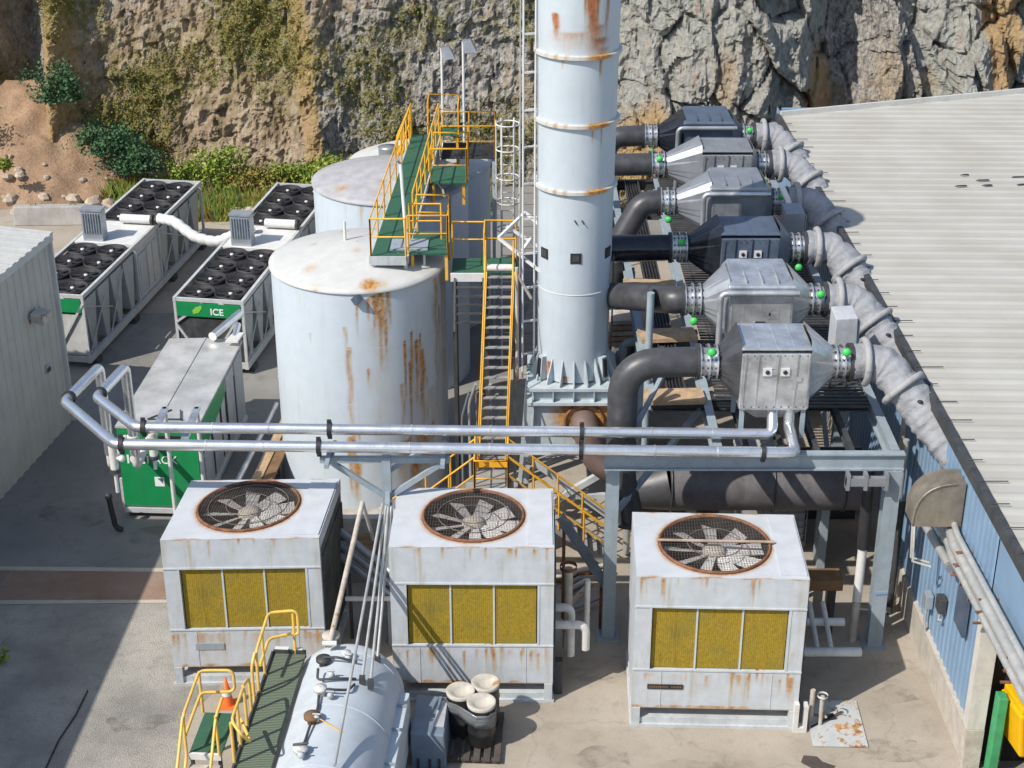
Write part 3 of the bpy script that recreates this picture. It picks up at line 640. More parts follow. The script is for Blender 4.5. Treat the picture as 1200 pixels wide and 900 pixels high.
# ================================================================ COOLING TOWERS
def cooling_tower(loc, rz, wd, dp, h, fan, label, seed, beam, rings, mesh, shear=0):
    t = thing('cooling_tower', label, 'cooling tower', loc, rz, 'row of three cooling towers')
    hw = wd / 2; z = [0, .22, .50, 1.52, 3.15, h]; fx0, fx1 = -hw * .80, hw * .80
    rnd = random.Random(seed)
    c = MB(); st = .055
    def fg(x0, x1, z0, z1): c.grid((x0, 0, z0), (x1 - x0, 0, 0), (0, 0, z1 - z0), max(2, int((x1 - x0) / st)), max(2, int((z1 - z0) / st)))
    fg(-hw, hw, z[4], h); fg(-hw, fx0, z[3], z[4]); fg(fx1, hw, z[3], z[4]); fg(-hw, hw, z[2], z[3])
    # reveals of the filter opening
    c.grid((fx0, 0, z[3]), (fx1 - fx0, 0, 0), (0, .12, 0), 40, 2); c.grid((fx0, .12, z[4]), (fx1 - fx0, 0, 0), (0, -.12, 0), 40, 2)
    c.add([(fx0, 0, z[3]), (fx0, .12, z[3]), (fx0, .12, z[4]), (fx0, 0, z[4])], [(0, 1, 2, 3)]); c.add([(fx1, .12, z[3]), (fx1, 0, z[3]), (fx1, 0, z[4]), (fx1, .12, z[4])], [(0, 1, 2, 3)])
    c.grid((-hw, dp, z[2]), (0, -dp, 0), (0, 0, h - z[2]), 30, 30); c.grid((hw, dp, z[2]), (-wd, 0, 0), (0, 0, h - z[2]), 20, 20)
    c.add([(-hw, 0, z[2]), (-hw, dp, z[2]), (hw, dp, z[2]), (hw, 0, z[2])], [(0, 1, 2, 3)])
    o = c.build('casing', M['tower'], t)
    S = []
    for _ in range(16): S.append((rnd.uniform(-hw, hw), h - rnd.uniform(0, .04), rnd.uniform(.15, .75), rnd.uniform(.015, .04), rnd.uniform(.45, .85)))
    for _ in range(26): S.append((rnd.uniform(-hw, hw), z[3] - rnd.uniform(0, .2), rnd.uniform(.3, .9), rnd.uniform(.015, .05), rnd.uniform(.45, .9)))
    for _ in range(9): S.append((rnd.uniform(-hw, hw), z[2] + .09, .12, rnd.uniform(.05, .25), .8))
    for _ in range(7): S.append((rnd.choice((-1, 1)) * rnd.uniform(.86, 1) * hw, rnd.uniform(1.6, 3), rnd.uniform(.2, .8), .02, .4))
    def rf(co):
        r = streak_field(co[:, 0], co[:, 2], S)
        top = np.exp(-((co[:, 2] - h) / .035) ** 2) * (.5 + .5 * np.sin(co[:, 0] * 9 + seed) * np.sin(co[:, 0] * 3.1))
        bot = np.exp(-((co[:, 2] - z[2]) / .04) ** 2) * .55
        return np.maximum(r * (co[:, 1] < .2), np.maximum(top * .75, bot))
    S2 = [(rnd.uniform(-hw, hw), 1.42, .95, rnd.uniform(.05, .2), rnd.uniform(.14, .42) * (1.35 if seed == 1 else 1)) for _ in range(22)] + [(rnd.uniform(-hw, hw), h, .8, rnd.uniform(.02, .12), rnd.uniform(.1, .34)) for _ in range(14)]
    S.extend(S2); paint(o, rf)
    m = MB(); 
    for zz in (z[4] - .0, z[3]): m.box(-hw - .006, hw + .006, -.02, 0, zz - .02, zz + .02)
    m.box(fx0 - .05, fx0, -.012, 0, z[3] + .021, z[4] - .021); m.box(fx1, fx1 + .05, -.012, 0, z[3] + .021, z[4] - .021)
    for q in (-.33, .33): m.box(q * wd - .008, q * wd + .008, -.01, 0, z[2], z[3] - .021)
    m.build('seam_trim', M['tower'], t)
    # dark finned side
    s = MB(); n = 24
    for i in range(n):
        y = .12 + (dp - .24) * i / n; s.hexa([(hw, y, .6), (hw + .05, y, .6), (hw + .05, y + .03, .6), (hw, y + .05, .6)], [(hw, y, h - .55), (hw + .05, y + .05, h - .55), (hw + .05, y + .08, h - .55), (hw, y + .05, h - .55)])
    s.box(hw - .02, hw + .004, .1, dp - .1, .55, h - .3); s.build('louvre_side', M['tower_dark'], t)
    s = MB(); s.grid((hw, 0, z[2]), (0, .1, 0), (0, 0, h - z[2]), 2, 20); s.grid((hw, dp - .1, z[2]), (0, .1, 0), (0, 0, h - z[2]), 2, 20); s.grid((hw + .008, 0, h - .3), (0, dp, 0), (0, 0, .3), 12, 4); s.build('side_edge', M['tower'], t)
    # filters
    nf = 3; fw = (fx1 - fx0) / nf
    for i in range(nf):
        f = MB(); f.box(fx0 + i * fw + .022, fx0 + (i + 1) * fw - .022, .075, .12, z[3] + .02, z[4] - .02); f.build('filter_panel', M['filter'], t)
    f = MB(); [f.box(fx0 + i * fw - .02, fx0 + i * fw + .02, .05, .12, z[3], z[4]) for i in (1, 2)]; f.build('mullion', M['tower_top'], t)
    # base
    f = MB(); f.box(-hw + .06, hw - .06, .4, dp - .1, z[1], z[2]); f.box(-hw - .03, hw + .03, -.04, dp + .03, 0, .07, 0); f.box(-hw, hw, .02, dp, .07, z[1], 0); f.build('base_frame', M['steel_rust'], t)
    f = MB(); [f.box(x - .09, x + .09, -.03, .16, .07, z[2]) for x in (-hw + .1, hw - .1)]; f.build('foot', M['steel_rust'], t)
    # top deck with round hole
    k = 48; fc = (fan[0], fan[1]); r = fan[2]; top = MB(); rim = []; out = []
    for i in range(k):
        a = 2 * math.pi * i / k; cx, sx_ = math.cos(a), math.sin(a)
        rim.append((fc[0] + r * cx, fc[1] + r * sx_, h))
        q = []
        if cx > 1e-6: q.append((hw - fc[0]) / cx)
        if cx < -1e-6: q.append((-hw - fc[0]) / cx)
        if sx_ > 1e-6: q.append((dp - fc[1]) / sx_)
        if sx_ < -1e-6: q.append((0 - fc[1]) / sx_)
        m_ = min(q); out.append([fc[0] + m_ * cx, fc[1] + m_ * sx_, h])
    for cxx, cyy in ((hw, dp), (-hw, dp), (-hw, 0), (hw, 0)):
        j = min(range(k), key=lambda i: abs(math.atan2(math.sin(math.atan2(cyy - fc[1], cxx - fc[0]) - 2 * math.pi * i / k), math.cos(math.atan2(cyy - fc[1], cxx - fc[0]) - 2 * math.pi * i / k))))
        out[j] = [cxx, cyy, h]
    L = 5
    rings_ = [[tuple(Vector(rim[i]).lerp(Vector(out[i]), j / L)) for i in range(k)] for j in range(L + 1)]
    allv = [p for rr in rings_ for p in rr]
    top.add(allv, [(j * k + i, (j + 1) * k + i, (j + 1) * k + (i + 1) % k, j * k + (i + 1) % k) for j in range(L) for i in range(k)])
    o = top.build('top_deck', M['tower_top'], t)
    paint(o, lambda co: np.exp(-((np.hypot(co[:, 0] - fc[0], co[:, 1] - fc[1]) - r) / .12) ** 2) * .75 + .65 * np.exp(-(np.minimum(hw - np.abs(co[:, 0]), np.minimum(co[:, 1], dp - co[:, 1])) / .05) ** 2) * (np.sin(co[:, 0] * 5 + seed) > .2))
    f = MB(); f.box(min(hw * .93, max(hw * .52, fc[0] + r + .1)), hw * .98, .12, dp - .15, h + .001, h + .03); o = f.build('access_cover', M['tower_top'], t)
    f = MB(); f.lathe([(r - .02, -.45), (r - .02, .05), (r + .02, .05), (r + .045, .0), (r + .03, 0)], (fc[0], fc[1], h), 48); f.build('fan_ring', M['rust'], t)
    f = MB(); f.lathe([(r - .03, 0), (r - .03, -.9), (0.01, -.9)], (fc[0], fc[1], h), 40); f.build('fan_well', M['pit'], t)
    f = MB(); nb = 9
    for i in range(nb):
        a = 2 * math.pi * i / nb + seed * .3; ca, sa = math.cos(a), math.sin(a); px, py = -sa, ca
        r0, r1 = .22, r - .1; wa, wb = .10, .17; zz = h - .22
        P = lambda q, w_, dz: (fc[0] + ca * q + px * w_, fc[1] + sa * q + py * w_, zz + dz)
        f.hexa([P(r0, -wa, -.05), P(r1, -wb, -.07), P(r1, wb, .05), P(r0, wa, .04)], [P(r0, -wa, -.035), P(r1, -wb, -.055), P(r1, wb, .065), P(r0, wa, .055)])
    fb = f.build('fan_blades', M['blade'], t)
    f = MB(); f.lathe([(.26, -.12), (.26, .06), (.16, .12), (.01, .13)], (fc[0], fc[1], h - .2), 16); f.build('fan_hub', M['rustpaint'], fb)
    # wire guard
    f = MB(); s_ = mesh * 1.15; n = int(r / s_); rw = .0034
    for i in range(-n, n + 1):
        q = i * s_; L_ = math.sqrt(max(0, r * r - q * q))
        f.bar((fc[0] + q, fc[1] - L_, h + .02), (fc[0] + q, fc[1] + L_, h + .02), rw * 2, rw); f.bar((fc[0] - L_, fc[1] + q, h + .03), (fc[0] + L_, fc[1] + q, h + .03), rw * 2, rw)
    for q in rings: f.tube([(fc[0] + q * math.cos(a), fc[1] + q * math.sin(a), h + .045) for a in [2 * math.pi * i / 32 for i in range(33)]], .012, 5)
    f.build('wire_guard', M['wire'], t)
    if beam:
        f = MB(); f.tube([(fc[0] - r - .06, fc[1], h + .08), (fc[0] + r + .1, fc[1], h + .08)], .034, 8); f.build('beam', M['rustbar'], t)
    if shear:
        for o in t.children_recursive:
            for v in o.data.vertices: v.co.x += shear * v.co.y
    return t, hw, dp, z
tw = []
tw.append(cooling_tower((-6.02, 30.0, 0), 1.5, 3.5, 2.7, 3.9, (-.12, 1.45, 1.13), 'left cooling tower, its rusty fan guard densest and right side dark', 1, False, (.5, .9), .05, .10))
tw.append(cooling_tower((-.88, 29.35, 0), -.6, 3.6, 2.62, 4.08, (.0, 1.35, 1.12), 'middle cooling tower with pole shadows falling across its yellow filters', 2, False, (.4, .8), .055))
tw.append(cooling_tower((4.47, 28.4, 0), -2.0, 3.66, 2.72, 3.9, (-.07, 1.38, 1.2), 'right cooling tower with crossbeam over its fan and black nameplate', 3, True, (.6,), .055))
t3 = tw[2][0]
f = MB(); f.box(-1.5, -.72, -.025, -.012, 1.02, 1.14, 0)
for x in [-1.46 + .048 * i for i in range(9)] + [-.98 + .048 * i for i in range(5)]: f.box(x, x + .03, -.031, -.025, 1.055, 1.105, 1)
f.build('nameplate', [M['black'], M['brown']], t3)
f = MB(); f.box(-1.2, -.55, -.02, 0, .98, 1.15); f.build('patch_plate', M['steel'], tw[0][0])

# side piping of towers
t = thing('tower_pipework', 'white bent pipes on the right side of the middle tower', 'pipe', (1.05, 30.1, 0))
b = MB(); b.tube(fillet([(-.1, .2, 1.9), (.3, .2, 1.9), (.3, .2, .6)], .2), .1, 10); b.build('elbow', M['whitedirty'], t)
b = MB(); b.tube(fillet([(-.1, -.2, 1.7), (.62, -.2, 1.7), (.62, -.2, 1.05)], .2), .1, 10); b.build('lower_elbow', M['whitedirty'], t)
b = MB(); b.tube([(.25, .9, .3), (.25, .9, 2.5)], .11, 10); b.build('riser', M['rustpaint'], t)
b = MB(); b.tube([(.7, .9, .3), (.7, .9, 2.2)], .07, 10); b.build('thin_riser', M['whitedirty'], t)
b = MB(); b.box(-.1, .1, -.5, -.3, .0, .9); b.build('stand', M['darksteel'], t)
b = MB(); b.lathe([(.2, 0), (.2, .1)], (.25, .9, 2.5), 12); b.build('flange', M['rust'], t)
t = thing('valve_stand', 'small white valve bracket at the right foot of the right tower', 'valve', (6.35, 28.25, 0))
b = MB(); b.box(-.14, .16, -.05, .15, .0, .12); b.box(-.14, -.04, -.05, .15, .12, .75); b.box(.08, .16, -.05, .15, .12, .7); b.build('bracket', M['whitedirty'], t)
b = MB(); b.tube([(.3, .3, 0), (.3, .3, .9)], .06, 8); b.tube([(.5, .2, 0), (.5, .2, .8)], .05, 8); b.build('riser', M['rustpaint'], t)
b = MB(); b.lathe([(.12, 0), (.12, .05)], (.5, .2, .8), 10); b.build('handwheel', M['whitedirty'], t)
o = MB().box(-.6, .6, -.82, .82, 0, .025).build('cover_plate', M['plate']); o.location = (7.2, 28.5, .02); o.rotation_euler = (0, 0, R(-2)); tag(o, 'rust speckled white steel plate lying on the concrete', 'plate')
t = thing('hand_tool', 'black lever tool lying on the white plate', 'tool', (6.9, 28.5, .05), 15)
b = MB(); b.tube([(-.3, -.1, .02), (.25, .1, .02)], .022, 6); b.build('handle', M['black'], t)
b = MB(); b.box(.2, .36, .02, .2, 0, .05); b.build('head', M['black'], t)

# pipes and odds beside the right tower, under the platform
t = thing('pipe_manifold', 'white pipe manifold beside the right cooling tower', 'pipe', (6.9, 30.3, 0))
b = MB(); b.tube([(-.6, -.1, .75), (1.15, -.1, .75)], .11, 10); b.build('header', M['white'], t)
b = MB(); b.tube([(-.6, .75, 1.0), (.9, .75, 1.0)], .10, 10); b.build('upper_header', M['white'], t)
for i in range(4):
    b = MB(); b.tube([(-.5 + .32 * i, -.05, .82), (-.5 + .32 * i, 1.2, 1.25)], .06, 8); b.build('branch', M['whitedirty'], t)
o = MB().box(-.9, .75, -.3, .3, 0, .28).build('timber_beam', M['brown'], bevel=.02); o.location = (7.15, 32.2, 1.3); tag(o, 'brown timber baulk beside the white pipe manifold', 'beam')
t = thing('timber_trestle', 'dark trestle carrying the brown baulk', 'trestle', (7.15, 32.2, 0)); b = MB(); [b.box(x, x + .12, -.2, .2, 0, 1.3) for x in (-.7, .5)]; b.build('legs', M['darksteel'], t)
t = thing('stub_pipes', 'pair of short pipes with bright ends behind the brown baulk', 'pipe', (6.75, 33.6, 1.2))
for x in (0, .3): b = MB(); b.tube([(x, -.9, .0), (x, .3, .45)], .1, 10); b.build('pipe', M['whitedirty'], t)
b = MB(); [b.box(x - .05, x + .05, -.3, -.2, -1.2, .1) for x in (0, .3)]; b.build('prop', M['darksteel'], t)
t = thing('storage_tote', 'caged pale storage tote in the shade under the platform', 'tote', (7.2, 36.6, 0))
b = MB(); b.box(-.55, .55, -.5, .5, .15, 1.25); b.build('bottle', M['tote'], t, bevel=.08)
b = MB()
for i in range(6):
    q = -.58 + 1.16 * i / 5; b.tube([(q, -.54, .12), (q, -.54, 1.28)], .016, 5); b.tube([(-.58, -.54, .15 + 1.1 * i / 5), (.58, -.54, .15 + 1.1 * i / 5)], .016, 5); b.tube([(-.59, -.54, .15 + 1.1 * i / 5), (-.59, .54, .15 + 1.1 * i / 5)], .016, 5)
b.build('cage', M['steel'], t); b = MB(); b.box(-.6, .6, -.55, .55, 0, .12); b.build('pallet', M['tan'], t)
t = thing('grey_tub', 'plain grey tub standing behind the caged tote', 'tub', (6.7, 37.9, 0)); b = MB(); b.box(-.6, .6, -.5, .5, 0, 1.9); b.build('body', M['tote'], t, bevel=.06); b = MB(); b.box(-.63, .63, -.53, .53, 1.9, 1.98); b.build('lid', M['tote'], t)
t = thing('black_white_standpipe', 'standpipe, black above and white below, beside the right platform column', 'pipe', (8.22, 31.75, 0))
b = MB(); b.tube([(0, 0, 2.6), (-.02, .1, 4.6)], .14, 12); b.build('black_sleeve', M['black'], t)
b = MB(); b.tube([(0, 0, 1.15), (0, 0, 2.6)], .11, 12); b.build('white_pipe', M['white'], t)
b = MB(); b.tube([(0, 0, 0), (0, 0, 1.15)], .10, 12); b.build('rusty_foot', M['rustpaint'], t)
b = MB(); b.tube([(-.02, .1, 4.6), (-.15, .1, 4.9)], .1, 8); b.sphere((-.2, .1, 4.75), .14, 8); b.build('drive_unit', M['galv_dull'], t)
t = thing('valve_cluster', 'cluster of dark valves and grey pipes against the blue wall', 'valves', (9.35, 32.9, 0))
for k_, (y, z1) in enumerate(((0, 3.2), (.5, 4.6), (1.0, 5.0))):
    b = MB(); b.tube([(.05 * k_, y, 0), (.05 * k_, y, z1)], .08, 8); b.build('riser', M['wallpipe'] if k_ else M['darksteel'], t)
for y, z_ in ((-.05, .5), (.1, 1.0), (.5, 1.3), (.3, .3)): b = MB(); b.sphere((-.12, y, z_), .17, 8); b.tube([(-.12, y, z_), (-.4, y - .1, z_ + .05)], .03, 6); b.build('valve', M['darksteel'], t)
b = MB(); b.tube([(-.1, -.1, .1), (-.9, -.3, .35)], .04, 8); b.build('drain_pipe', M['wallpipe'], t)

# ================================================================ TANKS
def tank(loc, r, h, apex, label, wallm, roofm, streaks, seed):
    t = thing('storage_tank', label, 'tank', loc, 0, 'row of three upright tanks')
    n, m_ = 200, 90; b = MB(); vs = []
    for j in range(m_ + 1):
        for i in range(n):
            a = 2 * math.pi * i / n; vs.append((r * math.cos(a), r * math.sin(a), h * j / m_))
    b.add(vs, [(j * n + i, j * n + (i + 1) % n, (j + 1) * n + (i + 1) % n, (j + 1) * n + i) for j in range(m_) for i in range(n)], 0, True)
    o = b.build('shell', wallm, t)
    paint(o, lambda co: streak_field(np.arctan2(co[:, 1], co[:, 0]), co[:, 2], streaks))
    b = MB(); prof = [(r + .05, h - .04), (r + .05, h + .03)] + [((r + .05) * (1 - q / 16), h + .03 + apex * (1 - (1 - q / 16) ** 1.6)) for q in range(1, 16)] + [(.02, h + .03 + apex)]
    b.lathe(prof, (0, 0, 0), 96); o = b.build('roof', roofm, t)
    rr = random.Random(seed); spots = [(rr.uniform(-1, 1) * r, rr.uniform(-1, 1) * r, rr.uniform(.1, .3), rr.uniform(.3, .6)) for _ in range(14)] + [(.5, -r + .25, .28, .95)]
    paint(o, lambda co: np.max([s_ * np.exp(-((co[:, 0] - a) ** 2 + (co[:, 1] - b_) ** 2) / w_ ** 2) for a, b_, w_, s_ in spots], axis=0))
    b = MB(); 
    for zz in (h * .25, h * .5, h * .75): b.lathe([(r + .001, zz - .008), (r + .004, zz), (r + .001, zz + .008)], (0, 0, 0), 96)
    b.build('weld_seam', wallm, t)
    return t
A = lambda u: -math.pi / 2 + u        # angle from the camera side
S1 = [(A(.06), 6.35, 1.3, .025, .75), (A(-.08), 5.5, .9, .022, .8), (A(-.05), 4.8, 4.6, .045, .62), (A(.18), 6.3, .8, .025, .9), (A(.26), 6.35, 1.2, .045, .95), (A(.34), 6.4, 1.6, .05, .85), (A(.42), 6.4, 1.4, .035, .8), (A(.30), 5.6, 5.4, .17, .34), (A(.17), 4.3, .9, .025, .75),
      (A(.60), 4.9, 2.2, .022, .95), (A(.69), 5.1, 1.9, .02, .9), (A(.76), 4.8, 2.4, .03, .95), (A(.84), 4.4, 2.9, .045, .95), (A(.78), 4.6, 4.6, .17, .42), (A(1.12), 6.2, 6.2, .06, .6), (A(1.3), 6.4, 7.5, .1, .5), (A(1.45), 6.4, 7.5, .1, .55), (A(1.0), 3.2, 3.4, .12, .4), (A(.55), 3.6, 3.6, .03, .6), (A(1.05), 5.9, .9, .015, .8), (A(1.36), 4.0, 1.5, .03, .75),
      (A(-.06), 2.2, 2.2, .06, .75), (A(.02), 2.5, .6, .02, .8), (A(-.02), 1.5, 1.5, .05, .9), (A(.55), 1.9, 1.9, .12, .62), (A(.86), 2.0, 1.9, .16, .72), (A(.72), 1.2, 1.2, .1, .85), (A(1.0), 2.2, 1, .04, .8), (A(.36), 1.4, 1.4, .05, .5), (A(-.5), 5.2, .4, .012, .5), (A(.66), 4.2, 3.0, .014, .9), (A(.81), 5.0, 1.6, .016, .95), (A(.9), 3.6, 2.4, .014, .85), (A(.31), 5.9, 2.2, .016, .9), (A(.38), 5.6, 1.7, .014, .8), (A(-.02), 2.4, 2.3, .018, .95), (A(-.09), 1.8, 1.6, .016, .9), (A(.62), 2.0, 1.9, .018, .9), (A(.8), 1.8, 1.7, .02, .95), (A(.93), 2.1, 1.8, .016, .85), (A(1.2), 5.4, 3.0, .014, .7)]
tk1 = tank((-4.2, 40.4, 0), 2.38, 6.5, .5, 'front pale blue tank streaked with orange rust', M['tank'], M['tank_roof'], S1, 3)
tk2 = tank((-3.8, 47.4, 0), 2.42, 6.5, .45, 'middle tank with a dull grey stained roof', M['tank'], M['tank_grey'], [(A(.9), 6.4, 3, .05, .5), (A(-.3), 6.4, 1, .04, .5)], 5)
tk3 = tank((-3.17, 52.4, 0), 2.42, 5.5, .65, 'farthest tank with a clean pale domed roof', M['tank'], M['tank_roof'], [(A(.7), 5.4, 2, .05, .5)], 7)
b = MB(); b.lathe([(.34, 0), (.34, .42), (.36, .45), (.01, .47)], (-1.0, -.9, 5.85), 20); b.build('roof_vent', M['galv_dull'], tk3)
b = MB(); b.lathe([(.28, 0), (.28, .3), (.3, .33), (.01, .35)], (1.55, -1.1, 6.62), 20); b.build('roof_hatch', M['galv_dull'], tk2)
b = MB(); b.lathe([(.4, 0), (.4, .16), (.43, .18), (.01, .2)], (1.75, -.3, 6.6), 20); b.build('manhole', M['galv_dull'], tk2)
b = MB(); b.box(.95, 1.95, -.9, -.1, 7.05, 7.14, 0)
for x, y in ((1.05, -.8), (1.85, -.8), (1.05, -.2), (1.85, -.2)): b.tube([(x, y, 6.5), (x, y, 7.05)], .04, 6, 1)
b.build('roof_stand', [M['steel'], M['white']], tk1)
b = MB(); b.tube([(1.15, -.9, 6.6), (1.0, -1.0, 7.0), (1.2, -1.1, 7.05)], .06, 8); b.sphere((1.1, -.55, 7.0), .12, 8); b.build('roof_fitting', M['whitedirty'], tk1)
b = MB(); b.tube([(-.35, .15, 6.9), (-.35, .15, 7.55)], .04, 8); b.build('vent_pipe', M['white'], tk1)
b = MB(); b.bar((.1, -2.4, 6.25), (.24, -2.48, 6.4), .16, .2); b.build('lug', M['navy'], tk1)
t = thing('leaning_pole', 'white pole leaning against the front end of the green gangway', 'pole', (-2.78, 39.6, 6.7)); b = MB(); b.tube([(0, 0, -.05), (-.16, .5, 2.6)], .05, 8); b.build('shaft', M['white'], t); b = MB(); b.tube([(-.16, .5, 2.6), (-.24, .45, 2.72)], .035, 6); b.build('tip', M['galv_dull'], t)

# ================================================================ ACCESS STEELWORK
wk = thing('tank_gangway', 'green grated gangway with yellow handrails across the three tanks', 'gangway', (0, 0, 0))
b = MB(); z = 7.1
b.hexa([(-3.72, 39.05, z - .05), (-2.80, 39.05, z - .05), (-2.39, 50.2, z - .05), (-3.29, 50.2, z - .05)], [(-3.72, 39.05, z), (-2.80, 39.05, z), (-2.39, 50.2, z), (-3.29, 50.2, z)])
b.build('deck', M['grate'], wk)
b = MB(); b.bar((-3.73, 39.0, z - .1), (-2.79, 39.0, z - .1), .05, .24); b.bar((-3.75, 39.05, z - .12), (-3.32, 50.2, z - .12), .06, .2); b.bar((-2.77, 39.05, z - .12), (-2.36, 50.2, z - .12), .06, .2)
for q in (0, .25, .5, .75, 1): b.bar((-3.7 + .4 * q, 39.2 + 10.8 * q, 5.6), (-3.7 + .4 * q, 39.2 + 10.8 * q, z - .2), .09); b.bar((-2.82 + .4 * q, 39.2 + 10.8 * q, 5.6), (-2.82 + .4 * q, 39.2 + 10.8 * q, z - .2), .09)
b.build('edge_beam', M['steel_rust'], wk)
b = MB(); rail(b, [(-2.80, 39.05, z), (-3.72, 39.05, z), (-3.29, 50.2, z)], every=1.5); b.build('handrail', M['yellow'], wk)
b = MB(); rail(b, [(-2.72, 41.2, z), (-2.39, 50.2, z)], every=1.3); b.build('handrail', M['yellow'], wk)
bay = thing('side_platform', 'yellow railed landing on the front tank roof beside the gangway', 'platform', (0, 0, 0))
b = MB(); b.box(-2.7, -1.7, 39.3, 41.0, z - .05, z); b.build('deck', M['grate'], bay)
b = MB(); rail(b, [(-2.75, 39.3, z), (-1.7, 39.3, z), (-1.7, 41.0, z), (-2.6, 41.0, z)], every=.9); rail(b, [(-2.75, 40.1, z + .1), (-1.9, 40.1, z + .1)], h=1.0); b.build('handrail', M['yellow'], bay)
b = MB(); [b.bar((x, y, 6.3), (x, y, z - .05), .08) for x in (-2.65, -1.75) for y in (39.4, 40.9)]; b.build('support', M['yellow'], bay)
b3 = thing('side_platform', 'small railed landing joining the gangway to the steep ladder stair', 'platform', (0, 0, 0))
z2 = 6.5; b = MB(); b.box(-1.62, -.72, 39.3, 40.5, z2 - .05, z2); b.build('deck', M['grate'], b3)
b = MB(); b.box(-1.64, -.70, 39.22, 39.3, z2 - .18, z2 + .04); b.build('edge_beam', M['white'], b3)
b = MB(); rail(b, [(-1.62, 40.5, z2), (-.72, 40.5, z2), (-.72, 39.3, z2)], every=.9); b.build('handrail', M['yellow'], b3)
b = MB()
for i in range(5): b.box(-1.5, -.8, 39.0 - .12 * i, 39.14 - .12 * i, 6.2 - .2 * i, 6.23 - .2 * i)
b.build('steps', M['darksteel'], b3)
b = MB(); [b.bar((x, 39.25, 6.4), (x, 38.4, 5.2), .05, .12) for x in (-1.53, -.77)]; [b.bar((x, y, 0), (x, y, z2 - .05), .1) for x in (-1.55, -.78) for y in (39.4, 40.4)]; b.build('stringer', M['darksteel'], b3)
b4 = thing('side_platform', 'upper railed landing at the back over the farthest tank', 'platform', (0, 0, 0))
b = MB(); [b.box(-2.3, -.55, 49.3 + .11 * k, 49.33 + .11 * k, 6.56, 6.6) for k in range(16)]; b.build('deck', M['darksteel'], b4)
b = MB(); rail(b, [(-2.3, 49.3, 6.6), (-.55, 49.3, 6.6), (-.55, 51, 6.6), (-2.3, 51, 6.6)], every=.85); b.build('handrail', M['yellow'], b4)
b = MB(); [b.bar((x, y, 5.9 if x < -1 else 0), (x, y, 6.55), .09) for x in (-2.25, -.6) for y in (49.4, 50.9)]; b.build('support', M['steel_rust'], b4)
b5 = thing('side_platform', 'railed bay over the grey tank roof, halfway along the gangway', 'platform', (0, 0, 0))
b = MB(); b.box(-2.42, -1.35, 45.2, 46.9, z - .05, z); b.build('deck', M['grate'], b5)
b = MB(); rail(b, [(-2.42, 45.2, z), (-1.35, 45.2, z), (-1.35, 46.9, z), (-2.4, 46.9, z)], every=.85); b.build('handrail', M['yellow'], b5)
b = MB(); [b.bar((x, y, 6.4), (x, y, z - .05), .08) for x in (-2.35, -1.45) for y in (45.3, 46.8)]; b.build('support', M['yellow'], b5)
b6 = thing('side_platform', 'small yellow railed lookout at the far end of the gangway', 'platform', (0, 0, 0))
b = MB(); b.box(-2.75, -1.75, 50.25, 51.3, 7.05, 7.1); b.build('deck', M['grate'], b6)
b = MB(); rail(b, [(-2.75, 50.25, 7.1), (-2.75, 51.3, 7.1), (-1.75, 51.3, 7.1), (-1.75, 50.25, 7.1)], every=.8); b.build('handrail', M['yellow'], b6)
b = MB(); [b.bar((x, y, 5.6), (x, y, 7.05), .08) for x in (-2.7, -1.8) for y in (50.35, 51.2)]; b.build('support', M['yellow'], b6)
b7 = thing('gangway_stair', 'short yellow railed steps dropping left from the far end of the gangway', 'stairs', (0, 0, 0))
b = MB()
for y in (49.2, 49.9): b = MB(); rail(b, [(-3.3, y, 7.1), (-3.75, y, 6.1)], every=.6); b.build('handrail', M['yellow'], b7)
b = MB(); [b.box(-3.45 - .1 * k, -3.3 - .1 * k, 49.2, 49.9, 6.85 - .22 * k, 6.88 - .22 * k) for k in range(4)]; b.build('steps', M['grate'], b7)
for i, (x, y, zt, lb) in enumerate(((-2.35, 52.3, 9.45, 'left of the two white floodlight poles above the gangway'), (-1.62, 52.0, 9.75, 'right and taller of the two white floodlight poles above the gangway'))):
    t = thing('floodlight_pole', lb, 'light pole', (x, y, 5.4), 0, 'floodlight poles over the tanks')
    b = MB(); b.tube([(0, 0, 0), (0, 0, zt - 5.4)], .045, 8); b.build('pole', M['white'], t)
    b = MB(); q = zt - 5.4; b.hexa([(.05, -.22, q - .35), (.45, -.22, q - .3), (.45, .2, q - .3), (.05, .2, q - .35)], [(-.02, -.12, q + .02), (.25, -.12, q + .08), (.25, .12, q + .08), (-.02, .12, q + .02)]); b.build('lamp_head', M['galv_dull'], t)
    b = MB(); b.tube([(0, 0, q - .1), (.2, 0, q - .1)], .03, 6); b.build('bracket', M['white'], t)

ls = thing('ladder_stair', 'long steep yellow ladder stair with grey treads beside the chimney', 'stairs', (0, 0, 0))
pt, pb = Vector((-.32, 38.45, 6.9)), Vector((-.52, 36.4, 2.35)); hw = .36
b = MB(); [b.bar(pt + Vector((s_ * hw, 0, 0)), pb + Vector((s_ * hw, 0, 0)), .06, .16, up=(0, -1, .4)) for s_ in (-1, 1)]; b.build('stringer', M['yellow'], ls)
b = MB()
for i in range(19):
    p = pt.lerp(pb, (i + .5) / 19); b.box(p.x - hw + .03, p.x + hw - .03, p.y - .06, p.y + .07, p.z - .015, p.z + .015)
b.build('treads', M['tread'], ls)
b = MB()
for s_ in (-1, 1):
    o_ = Vector((s_ * hw, -.28, .55)); b.tube([pt + Vector((s_ * hw, 0, 0)), pt + o_ + Vector((0, .2, .35)), pt.lerp(pb, .1) + o_, pb + o_, pb + Vector((s_ * hw, 0, 0))], .022, 6)
b.build('handrail', M['yellow'], ls)
b = MB(); b.box(-.72, .1, 38.45, 39.4, 6.88, 6.93); b.build('top_landing', M['grate'], ls); b = MB(); b.tube([(-.65, 38.5, 7.0), (.05, 38.5, 7.0)], .1, 8); b.build('roll', M['whitedirty'], ls)
